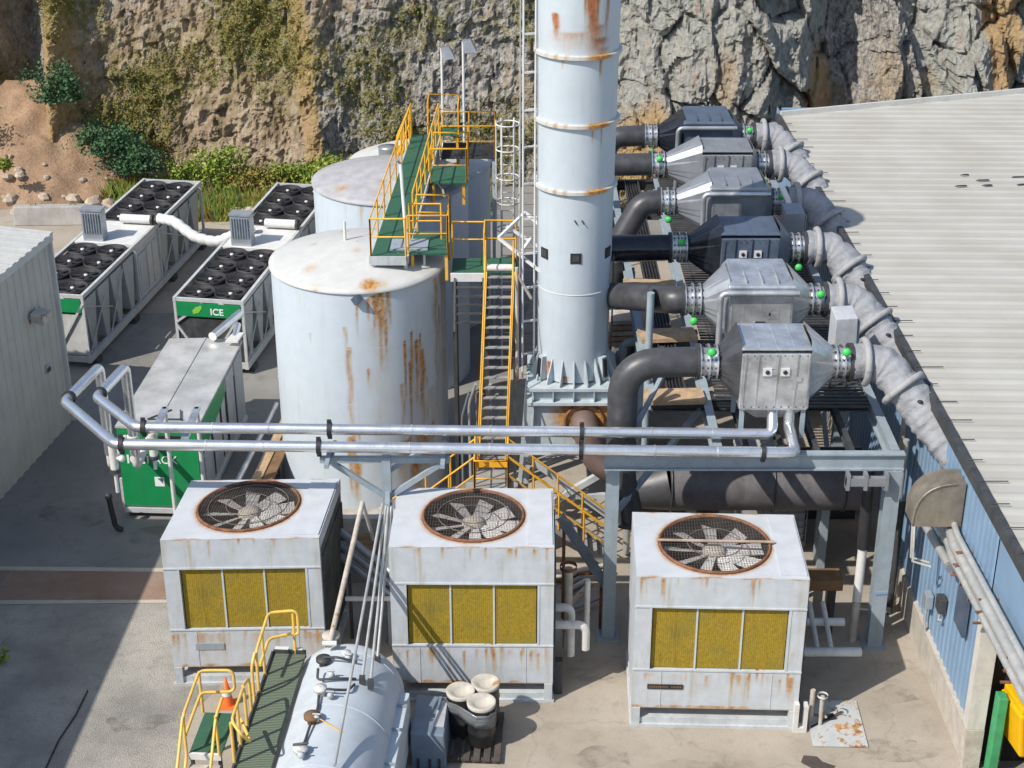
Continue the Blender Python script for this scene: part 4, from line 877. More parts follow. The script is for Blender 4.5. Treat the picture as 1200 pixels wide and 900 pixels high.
b = MB(); [b.bar((x, 39.3, 0), (x, 39.3, 6.88), .09) for x in (-.68, .08)]; b.build('support', M['darksteel'], ls)
b = MB(); rail(b, [(-.72, 38.5, 6.93), (-.72, 39.4, 6.93), (.1, 39.4, 6.93)], every=.9); b.build('landing_rail', M['yellow'], ls)
lp = thing('stair_platform', 'low yellow platform at the foot of the ladder stair with flights to both sides', 'platform', (0, 0, 0))
b = MB(); b.box(-.95, -.1, 34.9, 36.4, 2.1, 2.16); b.build('deck', M['tread'], lp)
b = MB(); rail(b, [(-.95, 36.3, 2.16), (-.95, 34.9, 2.16), (-.1, 34.9, 2.16), (-.1, 36.3, 2.16)], every=.8); b.bar((-.95, 36.35, 2.35), (-.1, 36.35, 2.35), .03, .2); b.build('handrail', M['yellow'], lp)
b = MB()
for s_, x0 in ((-1, -.95), (1, -.1)):
    for y in (35.1, 36.1):
        q = [(x0, y, 2.16), (x0 + s_ * 2.6, y, .05)]; rail(b, q, every=.8)
b.build('stair_rail', M['yellow'], lp)
b = MB()
for s_, x0 in ((-1, -.95), (1, -.1)):
    for i in range(10):
        x = x0 + s_ * (.13 + .26 * i); b.box(x - .12, x + .12, 35.15, 36.05, 1.93 - .21 * i, 1.97 - .21 * i)
    for y in (35.12, 36.08): b.bar((x0, y, 2.05), (x0 + s_ * 2.6, y, -.02 + .06), .04, .18)
b.build('steps', M['tread'], lp)
b = MB(); [b.bar((x, y, 0), (x, y, 2.1), .09) for x in (-.9, -.15) for y in (35, 36.3)]; b.build('leg', M['yellow'], lp)
cg = thing('caged_ladder', 'white hooped safety cage ladder behind the chimney', 'ladder', (0, 0, 0))
b = MB(); cx_, cy_ = -.13, 47.0
for zz in (5.0, 5.9, 6.7, 7.6, 8.4): b.tube([(cx_ + .36 * math.cos(a), cy_ + .36 * math.sin(a), zz) for a in [math.pi * 2 * i / 16 for i in range(17)]], .025, 6)
for a in (0, 1.05, 2.1, 3.14, 4.19, 5.24): b.tube([(cx_ + .36 * math.cos(a), cy_ + .36 * math.sin(a), 4.7), (cx_ + .36 * math.cos(a), cy_ + .36 * math.sin(a), 8.5)], .022, 6)
b.build('cage', M['whitedirty'], cg)
b = MB(); [b.tube([(cx_ + x, cy_ + .3, 0), (cx_ + x, cy_ + .3, 8.5)], .03, 6) for x in (-.2, .2)]; [b.tube([(cx_ - .2, cy_ + .3, .4 + .3 * i), (cx_ + .2, cy_ + .3, .4 + .3 * i)], .015, 5) for i in range(27)]; b.build('rungs', M['whitedirty'], cg)
br = thing('link_bridge', 'white tubular frame bridging the ladder stair head and the chimney', 'bridge', (0, 0, 0))
b = MB(); 
for (p, q) in (((-.35, 38.7, 7.75), (.75, 38.2, 7.0)), ((-.15, 39.2, 7.9), (.85, 39.0, 7.3)), ((-.35, 38.7, 7.75), (.35, 39.7, 8.1)), ((.2, 38.4, 7.4), (.5, 39.1, 7.6)), ((.35, 39.7, 8.1), (.8, 39.4, 7.8))): b.bar(p, q, .07)
b.build('frame', M['white'], br); b = MB(); b.tube([(.12, 38.0, 7.2), (.14, 38.0, 4.0)], .045, 8); b.tube([(.14, 38.0, 7.0), (.5, 38.1, 6.3)], .04, 8); b.build('strut', M['rustpaint'], br)

# ================================================================ CHIMNEY
ch = thing('chimney', 'tall pale blue steel chimney with rust stained bands on a square pedestal', 'chimney', (1.62, 38.5, 0))
zb = [4.1, 6.6, 9.35, 11.05, 12.75, 17.5]; b = MB(); n = 120
def cr(z_): return .935 + .075 * (z_ - 4.1) / 9
zs = [4.1 + 12.5 * j / 150 for j in range(151)]
vv = [(cr(z_) * math.cos(2 * math.pi * i / n), cr(z_) * math.sin(2 * math.pi * i / n), z_) for z_ in zs for i in range(n)]
b.add(vv, [(j * n + i, j * n + (i + 1) % n, (j + 1) * n + (i + 1) % n, (j + 1) * n + i) for j in range(150) for i in range(n)], 0, True)
o = b.build('stack_shell', M['chimney'], ch)
SC = [(A(.30), 14.8, 2.1, .15, 1.3), (A(.42), 14.8, 1.9, .08, 1.1), (A(.2), 14.6, 1.8, .05, .85), (A(.42), 14.2, 1.4, .06, .9), (A(-.62), 13.75, .7, .12, .95), (A(.05), 13.4, .7, .9, .5), (A(.4), 13.25, .5, .35, .8), (A(.5), 13.0, .3, .3, .7), (A(.7), 14.5, 1.7, .07, .9), (A(.12), 14.2, 1.2, .04, .8), (A(.3), 13.5, .7, .3, .75), (A(-.4), 12.75, .35, .04, .8), (A(.55), 12.7, .8, .05, .8), (A(.35), 11.0, .5, .04, .75), (A(.62), 11.0, .7, .04, .75), (A(-.3), 9.3, .4, .03, .6), (A(-.75), 4.6, .6, .12, .9), (A(-.3), 4.3, .35, .15, .8), (A(.25), 7.9, .25, .02, .4)]
paint(o, lambda co: streak_field(np.arctan2(co[:, 1], co[:, 0]), co[:, 2], SC))
for z_ in zb[1:5]:
    small = z_ < 7; r = cr(z_); b = MB(); k = .015 if small else .085
    prof = [(r, -.03), (r + k, -.03), (r + k, .05), (r, .07)] if not small else [(r, -.015), (r + k, 0), (r, .015)]
    b.lathe([(q, z_ + w_) for q, w_ in prof], (0, 0, 0), 96, 0, False); o = b.build('band', M['tank_roof'], ch)
    if not small: paint(o, lambda co: 1.0 * np.exp(-((np.arctan2(co[:, 1], co[:, 0]) - A(.5)) / .34) ** 2) + .6 * np.exp(-((np.arctan2(co[:, 1], co[:, 0]) - A(-.5)) / .5) ** 2) * (np.sin(np.arctan2(co[:, 1], co[:, 0]) * 23) > .1) * .9)
def hole(a, z_, s_):
    b = MB(); r = cr(z_) + .012; ca, sa = math.cos(A(a)), math.sin(A(a)); tx = Vector((-sa, ca, 0)); c0 = Vector((ca * r, sa * r, z_)); nrm = Vector((ca, sa, 0))
    for w_, off, mi in ((s_, 0, 0), (s_ * .6, .012, 1)):
        cs = [c0 + nrm * off + tx * (x * w_) + Vector((0, 0, y * w_)) for x, y in ((-1, -1), (1, -1), (1, 1), (-1, 1))]; cs2 = [p - nrm * .08 for p in cs]
        b.hexa([tuple(p) for p in cs2], [tuple(p) for p in cs], mi)
    b.build('test_port', [M['black'], M['darksteel']], ch)
for a in (-.95, .0, 1.05): hole(a, 7.62, .14)
b = MB(); [b.bar((x, -.99 if abs(x) < .2 else -.95, 8.65), (x + .06, -.99 if abs(x) < .2 else -.95, 8.55), .03) for x in (-.05, .13)]; b.build('bracket', M['darksteel'], ch)
b = MB(); b.box(-1.2, 1.2, -1.2, 1.2, 3.98, 4.06); b.box(-1.22, 1.22, -1.22, 1.22, 3.58, 3.66); b.box(-1.05, 1.05, -1.05, 1.05, 3.66, 3.98); b.build('base_plate', M['pedestal'], ch)
b = MB()
for i in range(5): x = -1.08 + .54 * i; b.box(x - .015, x + .015, -1.19, -1.05, 3.66, 3.98); b.box(1.05, 1.19, x - .015, x + .015, 3.66, 3.98)
b.build('web', M['pedestal'], ch)
b = MB()
for i in range(20):
    a = 2 * math.pi * i / 20; ca, sa = math.cos(a), math.sin(a); tx = Vector((-sa, ca, 0)) * .015
    P = [Vector((ca * r, sa * r, z_)) for r, z_ in ((.93, 4.06), (1.2, 4.06), (1.2, 4.14), (.95, 4.75))]
    b.add([p - tx for p in P] + [p + tx for p in P], [(0, 1, 2, 3), (7, 6, 5, 4), (0, 4, 5, 1), (1, 5, 6, 2), (2, 6, 7, 3), (3, 7, 4, 0)])
b.build('gusset', M['pedestal'], ch)
b = MB()
for a in (-.95, .85):
    ca, sa = math.cos(A(a)), math.sin(A(a)); b.bar((ca * 1.05, sa * 1.05, 4.1), (ca * 1.0, sa * 1.0, 4.75), .2, .16, 0, (ca, sa, 0))
    b.bar((ca * 1.12, sa * 1.12, 4.2), (ca * 1.07, sa * 1.07, 4.7), .12, .08, 1, (ca, sa, 0))
o = b.build('hand_hole_frame', [M['pedestal'], M['black']], ch)
c = MB(); c.grid((-1.05, -1.05, 2.1), (2.1, 0, 0), (0, 0, 1.48), 40, 30); c.grid((1.05, -1.05, 2.1), (0, 2.1, 0), (0, 0, 1.48), 20, 20); c.grid((-1.05, 1.05, 2.1), (0, -2.1, 0), (0, 0, 1.48), 20, 20); c.grid((1.05, 1.05, 2.1), (-2.1, 0, 0), (0, 0, 1.48), 4, 4); c.add([(-1.05, -1.05, 2.1), (-1.05, 1.05, 2.1), (1.05, 1.05, 2.1), (1.05, -1.05, 2.1)], [(0, 1, 2, 3)])
o = c.build('pedestal_box', M['pedestal'], ch); paint(o, lambda co: np.maximum(.95 * np.exp(-((co[:, 0] - .35) / .8) ** 2 - ((co[:, 2] - 3.2) / .6) ** 2) * 1.5, .7 * np.exp(-((co[:, 0] - .3) / .5) ** 2 - ((co[:, 2] - 2.2) / .25) ** 2)) * (co[:, 1] < -1))
b = MB()
for sx_ in (-1, 1):
    for sy_ in (-1, 1): b.bar((sx_ * 1.35, sy_ * 1.25, 0), (sx_ * 1.12, sy_ * 1.1, 3.58), .18)
b.build('leg', M['pedestal'], ch)
b = MB(); b.bar((-1.2, -1.3, 2.1), (1.25, -1.3, .1), .16); b.bar((1.2, -1.34, 1.9), (-.9, -1.34, .5), .16); b.bar((-1.3, -1.28, .9), (1.35, -1.28, .9), .14); b.build('cross_brace', M['steel_rust'], ch)
b = MB(); b.tube(fillet([(.3, -.95, 3.05), (.3, -1.45, 3.05), (.6, -1.6, 2.1), (1.3, -1.65, 1.8), (2.4, -1.75, 1.75)], .5), .36, 20); b.build('outlet_elbow', surf('brown_primer_duct', (.15, .10, .088), .6, var=.15, dirt=.3), ch)
b = MB(); b.lathe([(.5, -.03), (.55, -.03), (.55, .03), (.5, .03)], (0, 0, 0), 24); o = b.build('flange', M['rust'], ch); o.location = (.3, -1.1, 3.05); o.rotation_euler = (R(90), 0, 0)
# chimney ladder
b = MB()
for x in (-1.34, -1.04): b.tube([(x, -.18, 3.9), (x * 1.0, -.18, 16.6)], .026, 6)
for i in range(14): b.bar((-1.36, -.18, 4.6 + i * .95), (-.9, -.05, 4.6 + i * .95), .05, .05)
b.build('ladder', M['white'], ch)
b = MB(); [b.tube([(-1.34, -.18, 4.0 + .3 * i), (-1.04, -.18, 4.0 + .3 * i)], .008, 5) for i in range(44)]; b.build('rungs', M['darksteel'], ch)
b = MB(); [b.tube([(-1.42, -.55, 7.0), (-1.42, -.55, 16.6)], .018, 5)]; b.build('cable_conduit', M['wallpipe'], ch)
b = MB(); b.box(.99, 1.03, -.3, -.22, 4.8, 7.4); b.build('side_rail', M['darksteel'], ch)

# ================================================================ FILTER PLATFORM
pf = thing('steel_platform', 'grey steel platform carrying the row of six filter houses', 'platform', (0, 0, 0))
zp = 5.2
for x, y in ((2.32, 31.95), (8.68, 31.6), (8.85, 38), (8.85, 44), (8.85, 51.5), (3.5, 38), (3.5, 44), (3.5, 51.5)):
    b = MB(); w_ = .15 if x < 8 and y < 32 else .17
    b.box(x - w_, x + w_, y - w_, y - w_ + .04, 0, zp - .4); b.box(x - w_, x + w_, y + w_ - .04, y + w_, 0, zp - .4); b.box(x - .03, x + .03, y - w_ + .04, y + w_ - .04, 0, zp - .4); b.box(x - .28, x + .28, y - .28, y + .28, 0, .04)
    b.build('column', M['steel'], pf)
b = MB()
def ibeam(p, q, h=.38, w_=.2):
    up = Vector((0, 0, h / 2)); b.bar(Vector(p) + up, Vector(q) + up, w_, .04); b.bar(Vector(p) - up, Vector(q) - up, w_, .04); b.bar(p, q, .04, h - .04)
ibeam((2.1, 31.6, 5.0), (8.9, 31.6, 5.0))
b.build('front_beam', M['steel'], pf)
b = MB(); ibeam((8.72, 31.75, 4.99), (8.85, 51.7, 4.99)); ibeam((4.7, 31.75, 4.99), (4.9, 51.7, 4.99), .36); ibeam((3.4, 34.6, 4.99), (3.4, 51.7, 4.99), .36); b.build('side_beam', M['steel'], pf)
b = MB()
for y in (34.6, 38, 41.5, 45, 48.5, 51.5): ibeam((3.4, y, 4.96), (8.7, y, 4.96), .3, .16)
for x in (5.4, 6.2, 7.0, 7.8): ibeam((x, 31.75, 4.96), (x, 34.5, 4.96), .2, .12)
b.build('joist', M['darksteel'], pf)  # joists coloured dark to paint in the shadow on the inner beams
b = MB()
for i in range(95): y = 33.9 + .185 * i; b.box(4.95, 8.6, y, y + .095, 5.19, 5.22)
for x in (5.2, 6.2, 7.2, 8.2): b.box(x, x + .03, 34.2, 51.6, 5.17, 5.19)
b.build('grating', M['darksteel'], pf)
b = MB(); [b.bar((2.32, 31.95, 3.3), (4.6, 34.6, 4.8), .12)]; b.tube([(3.0, 33.6, 5.0), (3.0, 33.6, 6.6)], .11, 10); b.bar((2.4, 31.95, 4.7), (3.6, 34.5, 5.7), .1); b.tube([(3.35, 35.3, 3.4), (3.35, 35.3, 7.6)], .09, 10); b.build('brace', M['steel'], pf)
b = MB(); b.box(7.55, 8.5, 31.2, 31.34, 4.55, 4.75); [b.box(x, x + .08, 31.18, 31.4, 4.45, 4.85) for x in (7.55, 7.95, 8.42)]; b.build('bracket', M['galv_dull'], pf)
b = MB(); b.bar((8.55, 31.42, 1.55), (8.85, 31.42, 1.58), .02, .08); b.build('blue_tape', M['blue'], pf)
for y in (38, 44): b = MB(); b.bar((8.85, y, .3), (8.85, y + 5.6, 4.6), .12); b.build('brace', M['steel'], pf)
# tan pallets/boards lying on beams beside the ducts
for x, y, z_, lb in ((3.9, 34.4, 5.25, 'tan board by the front black duct elbow'), (4.1, 38.1, 5.25, 'tan board left of the fifth-from-back filter house'), (3.9, 41.6, 5.25, 'tan board lying below the wrapped black duct')):
    t = thing('timber_board', lb, 'board', (x, y, z_), random.uniform(-6, 6), 'boards on the platform beams'); b = MB(); b.box(-.75, .75, -.35, .35, -.05, .06); b.build('board', M['tan'], t)
t = thing('timber_stack', 'stack of tan timber boards just right of the chimney', 'timber stack', (3.1, 41.9, 3.4), 5)
for i in range(5): b = MB(); b.box(-.5 + .06 * i, .45, -.4, .4, .17 * i, .17 * i + .13); b.build('board', M['tan'] if i % 2 else M['rustpaint'], t)
b = MB(); [b.box(x, x + .12, -.35, .35, -3.4, 0) for x in (-.4, .3)]; b.build('trestle', M['darksteel'], t)
bd = thing('large_duct', 'wide dusty dark duct running under the front of the platform', 'duct', (0, 35.2, 2.4))
b = MB(); b.tube([(4.0, 0, 0), (9.2, 0, 0)], .68, 32); b.build('duct_run', M['bigduct'], bd)
b = MB(); b.tube([(3.1, .0, -.2), (4.0, 0, 0)], [.45, .69], 24); b.build('reducer', M['duct'], bd)
for x in (4.02, 6.6, 8.4): b = MB(); b.lathe([(.68, -.02), (.72, -.02), (.72, .02), (.68, .02)], (0, 0, 0), 32); o = b.build('joint_band', M['duct'], bd); o.location = (x, 0, 0); o.rotation_euler = (0, R(90), 0)
b = MB(); [b.box(x - .1, x + .1, -.3, .3, -2.4, -.6) for x in (4.6, 8.0)]; b.build('support', M['steel'], bd)
o = MB().box(2.7, 9.4, 37.5, 37.6, 0, 2.2).build('shade_backing', M['darksteel']); tag(o, 'dark sheet added to stand for the shade behind the wide duct', 'wall')  # added dark sheet, its colour stands for the shade under the platform

# ================================================================ FILTER HOUSES
ZA = 6.83
HOUSE_Y = [33.0, 36.75, 40.45, 44.3, 47.9, 51.0]
def filter_house(i, y, label, body, hooped, cone):
    dx = (-.12, .05, .27, .42, .52, .27)[i]; x = 6.08 + .02 * i + dx; t = thing('filter_house', label, 'filter unit', (x, y, 5.2), 0, 'row of six filter houses')
    hw, hd = .80, .76; z0, z1 = .78, 2.24; zc = ZA - 5.2
    b = MB()
    if hooped:
        b.box(-hw, hw, -hd, hd, z0, z1)
    else:
        b.hexa([(-hw, -hd, z0), (hw, -hd, z0), (hw, hd, z0), (-hw, hd, z0)], [(-hw * .98, -hd * .93, z1 - .1), (hw * .98, -hd * .93, z1 - .1), (hw * .98, hd * .95, z1 - .02), (-hw * .98, hd * .95, z1 - .02)])
    hs = b.build('housing', body, t, bevel=.025)
    b = MB()
    if hooped: b.hexa([(-hw - .04, -hd - .04, z1), (hw + .04, -hd - .04, z1), (hw + .04, hd + .04, z1), (-hw - .04, hd + .04, z1)], [(-hw - .02, -hd - .02, z1 + .07), (hw + .02, -hd - .02, z1 + .07), (hw - .1, hd, z1 + .2), (-hw + .1, hd, z1 + .2)])
    else: b.box(-hw * .99, hw * .99, -hd * .94, hd * .96, z1 - .02, z1 + .04)
    b.build('lid', body, t, bevel=.02)
    b = MB(); rnd_ = random.Random(i + 40)
    for q in (-.42, .02, .45):
        b.box(q - .012, q + .012, -hd - .006, -hd + .02, z0 + .06, z1 - .06, 0); b.box(q * .9 - .012, q * .9 + .012, -hd * .9, hd * .9, z1 + .04, z1 + (.16 if hooped else .052), 0)
    for q in range(9):
        for zz in (z0 + .06, z1 - .12): b.sphere((-hw + .12 + q * .17, -hd - .008, zz), .018, 6, 1)
    for q in range(3): x_ = rnd_.uniform(-.6, .5); zz = rnd_.uniform(z0 + .2, z1 - .5); b.box(x_, x_ + rnd_.uniform(.1, .3), -hd - .009, -hd + .01, zz, zz + rnd_.uniform(.08, .2), 0)
    b.build('panel_seam', [body, M['darksteel']], t)
    b = MB(); [b.box(x_ - .015, x_ + .015, -hd - .012, -hd, z0 + .1, z1 - .1) for x_ in (-hw + .08, hw - .08)]; b.box(-hw + .05, hw - .05, -hd - .02, -hd, z0, z0 + .05); b.build('seam', body, hs)
    if hooped:
        b = MB(); b.tube(fillet([(-hw - .22, -hd - .1, -.1), (-hw - .22, -hd - .1, z1 - .1), (hw + .1, -hd - .1, z1 - .1)], .18), .075, 10); b.build('drain_pipe', M['galv'] if body != M['navy'] else M['galv_dull'], t)
        b = MB(); b.box(-.12, .12, -hd - .03, -hd, z0 + .35, z0 + .58, 0); b.build('vent', M['darksteel'], hs)
    else:
        for x_ in (-.2, .2):
            p = MB(); p.box(x_ - .10, x_ + .10, -hd - .01, -hd + .02, z1 - .62, z1 - .42, 0); p.lathe([(.05, -.04), (.05, .0), (.01, .0)], (0, 0, 0), 12, 1)
            k = len(p.v) - 36
            for q in range(k, len(p.v)): v = p.v[q]; p.v[q] = (x_ + v[0], -hd - .012 - v[2] - .02, z1 - .52 + v[1])
            p.build('sensor_port', [M['white'], M['black']], hs)
    # cones left and right
    for s_, nm in ((-1, 'inlet_cone'), (1, 'outlet_cone')):
        b = MB(); n = 24; r = .34; L = .55 + (dx if s_ < 0 else -.6 * dx); vs = []
        sq = []
        for k in range(n):
            a = 2 * math.pi * (k + .5) / n; ca, sa = math.cos(a), math.sin(a); m_ = max(abs(ca), abs(sa)); sq.append((ca / m_ * hd * .92, sa / m_ * .78))
        vs = [(s_ * (hw - .02), y_, zc + z_) for y_, z_ in sq] + [(s_ * (hw + L), r * math.cos(2 * math.pi * (k + .5) / n), zc + r * math.sin(2 * math.pi * (k + .5) / n)) for k in range(n)]
        b.add(vs, [(k, (k + 1) % n, n + (k + 1) % n, n + k) for k in range(n)]); b.build(nm, cone if s_ < 0 else body, t)
        b = MB(); xs_ = s_ * (hw + L)
        b.tube([(xs_, 0, zc), (xs_ + s_ * .42, 0, zc)], .33, 20)
        for q in (.02, .2, .40): b.tube([(xs_ + s_ * q, 0, zc), (xs_ + s_ * (q + .035), 0, zc)], .42, 20)
        for q in (.0, .18, .38):
            for k in range(12):
                a = 2 * math.pi * k / 12; b.tube([(xs_ + s_ * (q - .03), .38 * math.cos(a), zc + .38 * math.sin(a)), (xs_ + s_ * (q + .1), .38 * math.cos(a), zc + .38 * math.sin(a))], .022, 5, 1)
        dmp = b.build('damper', [M['galv'], M['darksteel']], t)
        b = MB(); hz = zc - .42 if (i + (s_ > 0)) % 2 else zc + .3
        if i == 0: hz = zc + .42
        b.sphere((xs_ + s_ * .2, -.42, hz), .105, 12, 0, (1, .75, 1)); b.build('handwheel', M['lime'] if not (i == 5 and s_ < 0) else M['greenpost'], dmp)
    b = MB(); [b.box(x_ - .05, x_ + .05, y_ - .05, y_ + .05, 0.02, z0) for x_ in (-hw + .1, hw - .1) for y_ in (-hd + .1, hd - .1)]
    b.build('leg', M['steel'], t)
    b = MB(); b.hexa([(-.35, -.5, .45), (.35, -.5, .45), (.35, .5, .45), (-.35, .5, .45)], [(-hw + .06, -hd + .05, z0 - .003), (hw - .06, -hd + .05, z0 - .003), (hw - .06, hd - .05, z0 - .003), (-hw + .06, hd - .05, z0 - .003)]); b.build('hopper', body, t)
    return t
HL = ['nearest filter house, bright dented silver box with two sensor ports', 'second filter house from the front, silver with flat lid and drain pipe', 'third filter house from the front, dark slate blue with two ports',
      'fourth filter house from the front, grey with ridged lid and drain pipe', 'fifth filter house from the front, dull grey with two ports', 'farthest filter house, dark slate box against the cliff']
HB = [M['galv'], M['galv'], M['navy'], M['galv_dull'], M['galv_dull'], M['navy']]
for i, y in enumerate(HOUSE_Y):
    filter_house(i, y, HL[i], HB[i], i % 2 == 1, M['wrap'] if i in (2, 5) else M['duct'] if i in (0,) else M['galv_dull'])
# inlet ducts
IL = ['front black duct rising in a wide elbow to the nearest filter house', 'straight black duct into the second filter house', 'shiny plastic wrapped black duct into the third filter house', 'slanting black elbow duct into the fourth filter house', 'straight dark duct into the fifth filter house', 'farthest black elbow duct against the scrub']
for i, y in enumerate(HOUSE_Y):
    x1 = 6.08 + .02 * i - 1.77; q = ZA
    t = thing('inlet_duct', IL[i], 'duct', (x1, y, q), 0, 'black ducts feeding the filter houses')
    if i == 0: pts = fillet([(0, 0, 0), (-1.75, -.1, 0), (-1.75, -.25, -2.9), (-1.5, -.3, -4.0)], 1.15, 10)
    elif i == 1: pts = fillet([(0, 0, 0), (-.25, .0, -.02), (-1.8, 1.75, -.6)], .3, 8)
    elif i in (2, 4): pts = fillet([(0, 0, 0), (-2.7, .0, -.05), (-2.8, .1, -3.5)], .8, 8)
    elif i == 3: pts = fillet([(0, 0, 0), (-.55, -.05, -.05), (-1.35, -.3, -1.4), (-1.4, -.3, -3.5)], .5, 8)
    else: pts = fillet([(0, 0, 0), (-1.2, -.1, 0.0), (-1.5, -.2, -2.6)], .9, 8)
    b = MB(); b.tube(pts, .35 if i != 2 else .37, 24)
    if i == 2: b.v = [tuple(Vector(v) + Vector((0, .03, .03)) * nz(v[0] * 4, v[1] * 4, v[2] * 4) * 1.6) for v in b.v]
    b.build('duct_run', M['wrap'] if i == 2 else M['duct'], t)
    b = MB(); b.tube([(-.08, 0, 0), (.0, 0, 0)], .42, 20); b.build('flange', M['darksteel'], t)
    if i in (0, 1): b = MB(); b.tube([(-.9, 0, 0), (-.82, 0, 0)], .362, 24); b.build('joint_band', M['darksteel'], t)
    if i == 0: b = MB(); b.tube([(-1.75, -.22, -2.0), (-1.75, -.225, -2.08)], .36, 24); b.build('joint_band', M['darksteel'], t)
    b = MB(); p = pts[-1]; b.lathe([(.36, -.05), (.44, -.05), (.44, .02), (.36, .02)], tuple(p), 20); b.build('lower_flange', M['darksteel'], t)
# lagged outlet ducts
OL = ['nearest grey lagged duct, longest run down to the blue wall', 'second grey lagged duct from the front', 'third grey lagged duct from the front', 'fourth grey lagged duct from the front', 'fifth grey lagged duct from the front', 'farthest grey lagged duct beside the roof corner']
for i, y in enumerate(HOUSE_Y):
    x1 = 6.08 + .02 * i + 1.79 + .4 * (-.12, .05, .27, .42, .52, .27)[i]
    t = thing('lagged_duct', OL[i], 'duct', (x1, y, ZA), 0, 'grey lagged ducts beside the roof')
    pts = fillet([(0, 0, 0), (.7, 0, 0), (2.55, -1.75, -2.0)], .55, 10); out = []
    for a, b_ in zip(pts, pts[1:]):
        k = max(1, int((b_ - a).length / .06)); out += [a.lerp(b_, q / k) for q in range(k)]
    out.append(pts[-1])
    b = MB(); b.tube(out, [.43 + .022 * nz(q * .55, i * 7, 1) + .012 * math.sin(q * 1.9) for q in range(len(out))], 32); b.v = [tuple(Vector(v) * 1 + Vector((.05, .05, .05)) * noise.fractal(Vector(v) * 3.4 + Vector((i * 9, 0, 0)), 1, 2, 4)) for v in b.v]
    b.build('lagging', M['lag'], t)
    b = MB()
    def roll(frac, rr=.50, tr=.085):
        k = int(frac * (len(out) - 2)); p = out[k]; tt = (out[k + 1] - out[k]).normalized(); a = tt.cross(Vector((0, 0, 1)));
        a = a.normalized() if a.length > .05 else Vector((1, 0, 0)); c_ = tt.cross(a)
        b.tube([p + (a * math.cos(w) + c_ * math.sin(w)) * rr for w in [2 * math.pi * q / 28 for q in range(29)]], tr, 8)
    roll(.08); roll(.36); b.build('lagging_roll', M['lagroll'], t)
    b = MB(); b.tube([(-.1, 0, 0), (.0, 0, 0)], .44, 20); b.build('flange', M['darksteel'], t)
    k = int(.5 * len(out)); p = out[k]; b = MB(); b.sphere(tuple(p + Vector((-.1, -.3, .33))), .07, 8, 0, (1, 1, .5)); b.build('test_port', M['black'], t)
for i, (y, lb) in enumerate(((35.0, 'grey control box standing between the front two lagged ducts'), (42.6, 'grey control box beside the third lagged duct'))):
    t = thing('control_box', lb, 'control box', (8.0, y, 5.2), 8, 'control boxes by the lagged ducts')
    b = MB(); b.hexa([(-.28, -.25, .95), (.3, -.25, .95), (.3, .22, .95), (-.28, .22, .95)], [(-.28, -.25, 1.95), (.26, -.25, 1.95), (.26, .22, 2.1), (-.28, .22, 2.1)]); b.build('case', M['galv_dull'] if i else M['tote'], t, bevel=.02)
    b = MB(); [b.tube([(x_, 0, 0), (x_, 0, .95)], .03, 6) for x_ in (-.2, .2)]; b.build('stand', M['darksteel'], t)
    b = MB(); b.box(.3, .34, -.2, .18, 1.0, 1.85); b.build('door', M['steel'], t)
t = thing('bypass_pipe', 'thin white pipe looping up beside the third lagged duct', 'pipe', (8.0, 43.4, 5.2)); b = MB(); b.tube(fillet([(0, 0, .2), (0, 0, 1.9), (-.2, .2, 2.3)], .15), .09, 10); b.build('run', M['white'], t); b = MB(); b.tube([(0, 0, 1.0), (0, 0, 1.1)], .13, 10); b.build('clamp', M['darksteel'], t)

# ================================================================ SILVER PIPES
P1 = [(-10.35, 35.9, 2.9), (-10.35, 35.9, 5.35), (-10.68, 33.85, 5.38), (-8.98, 31.6, 5.42), (6.34, 31.2, 5.42), (6.36, 32.35, 5.5), (6.36, 32.4, 5.95)]
P2 = [(-9.70, 35.9, 2.9), (-9.70, 35.9, 5.35), (-9.98, 34.1, 5.38), (-8.68, 32.45, 5.42), (5.95, 32.1, 5.42), (5.98, 32.5, 5.95)]
for i, (P, lb, cp) in enumerate(((P1, 'nearer of the two long silver pipes crossing the yard', (-8.82, -4.35, 1.55, 5.62)), (P2, 'farther of the two long silver pipes crossing the yard', (-8.5, -4.2, 1.6)))):
    t = thing('silver_pipe', lb, 'pipe', P[3], 0, 'twin silver pipes'); o0 = Vector(P[3]); b = MB(); b.tube(fillet([Vector(p) - o0 for p in P], .16, 5), .128, 16); b.build('pipe_run', M['alu'], t)
    for x in cp:
        f_ = (x - P[3][0]) / (P[4][0] - P[3][0]); p = Vector(P[3]).lerp(Vector(P[4]), f_) - o0; b = MB(); b.tube([p - Vector((.05, 0, 0)), p + Vector((.05, 0, 0))], .175, 12); b.box(p.x - .05, p.x + .05, p.y - .03, p.y + .03, p.z - .24, p.z + .24); b.build('coupling', M['black'], t)
    b = MB()
    for x in (-6.9, -5.6, -2.3, -.5, 3.2, 4.6): f_ = (x - P[3][0]) / (P[4][0] - P[3][0]); p = Vector(P[3]).lerp(Vector(P[4]), f_) - o0; b.tube([p - Vector((.02, 0, 0)), p + Vector((.02, 0, 0))], .137, 16)
    b.build('jacket_seam', M['galv'], t)
    p = Vector(P[2]) - o0; q = Vector(P[1]) - o0; m_ = p.lerp(q, .12); tt = (q - p).normalized() * .05; b = MB(); b.tube([m_ - tt, m_ + tt], .17, 12); b.build('coupling', M['black'], t)
t = thing('pipe_support', 'grey branching steel stand holding the silver pipes between towers', 'support', (-2.86, 31.62, 0))
b = MB(); b.bar((-1.5, 0, 5.02), (1.45, 0, 5.02), .12, .14); b.bar((-1.3, -.5, 5.1), (-1.3, .3, 5.1), .1, .1); b.bar((1.3, -.5, 5.1), (1.3, .3, 5.1), .1, .1); b.build('cross_arm', M['steel'], t)
b = MB(); b.bar((0, 0, 0), (0, 0, 5.1), .2, .2); b.build('post', M['steel'], t)
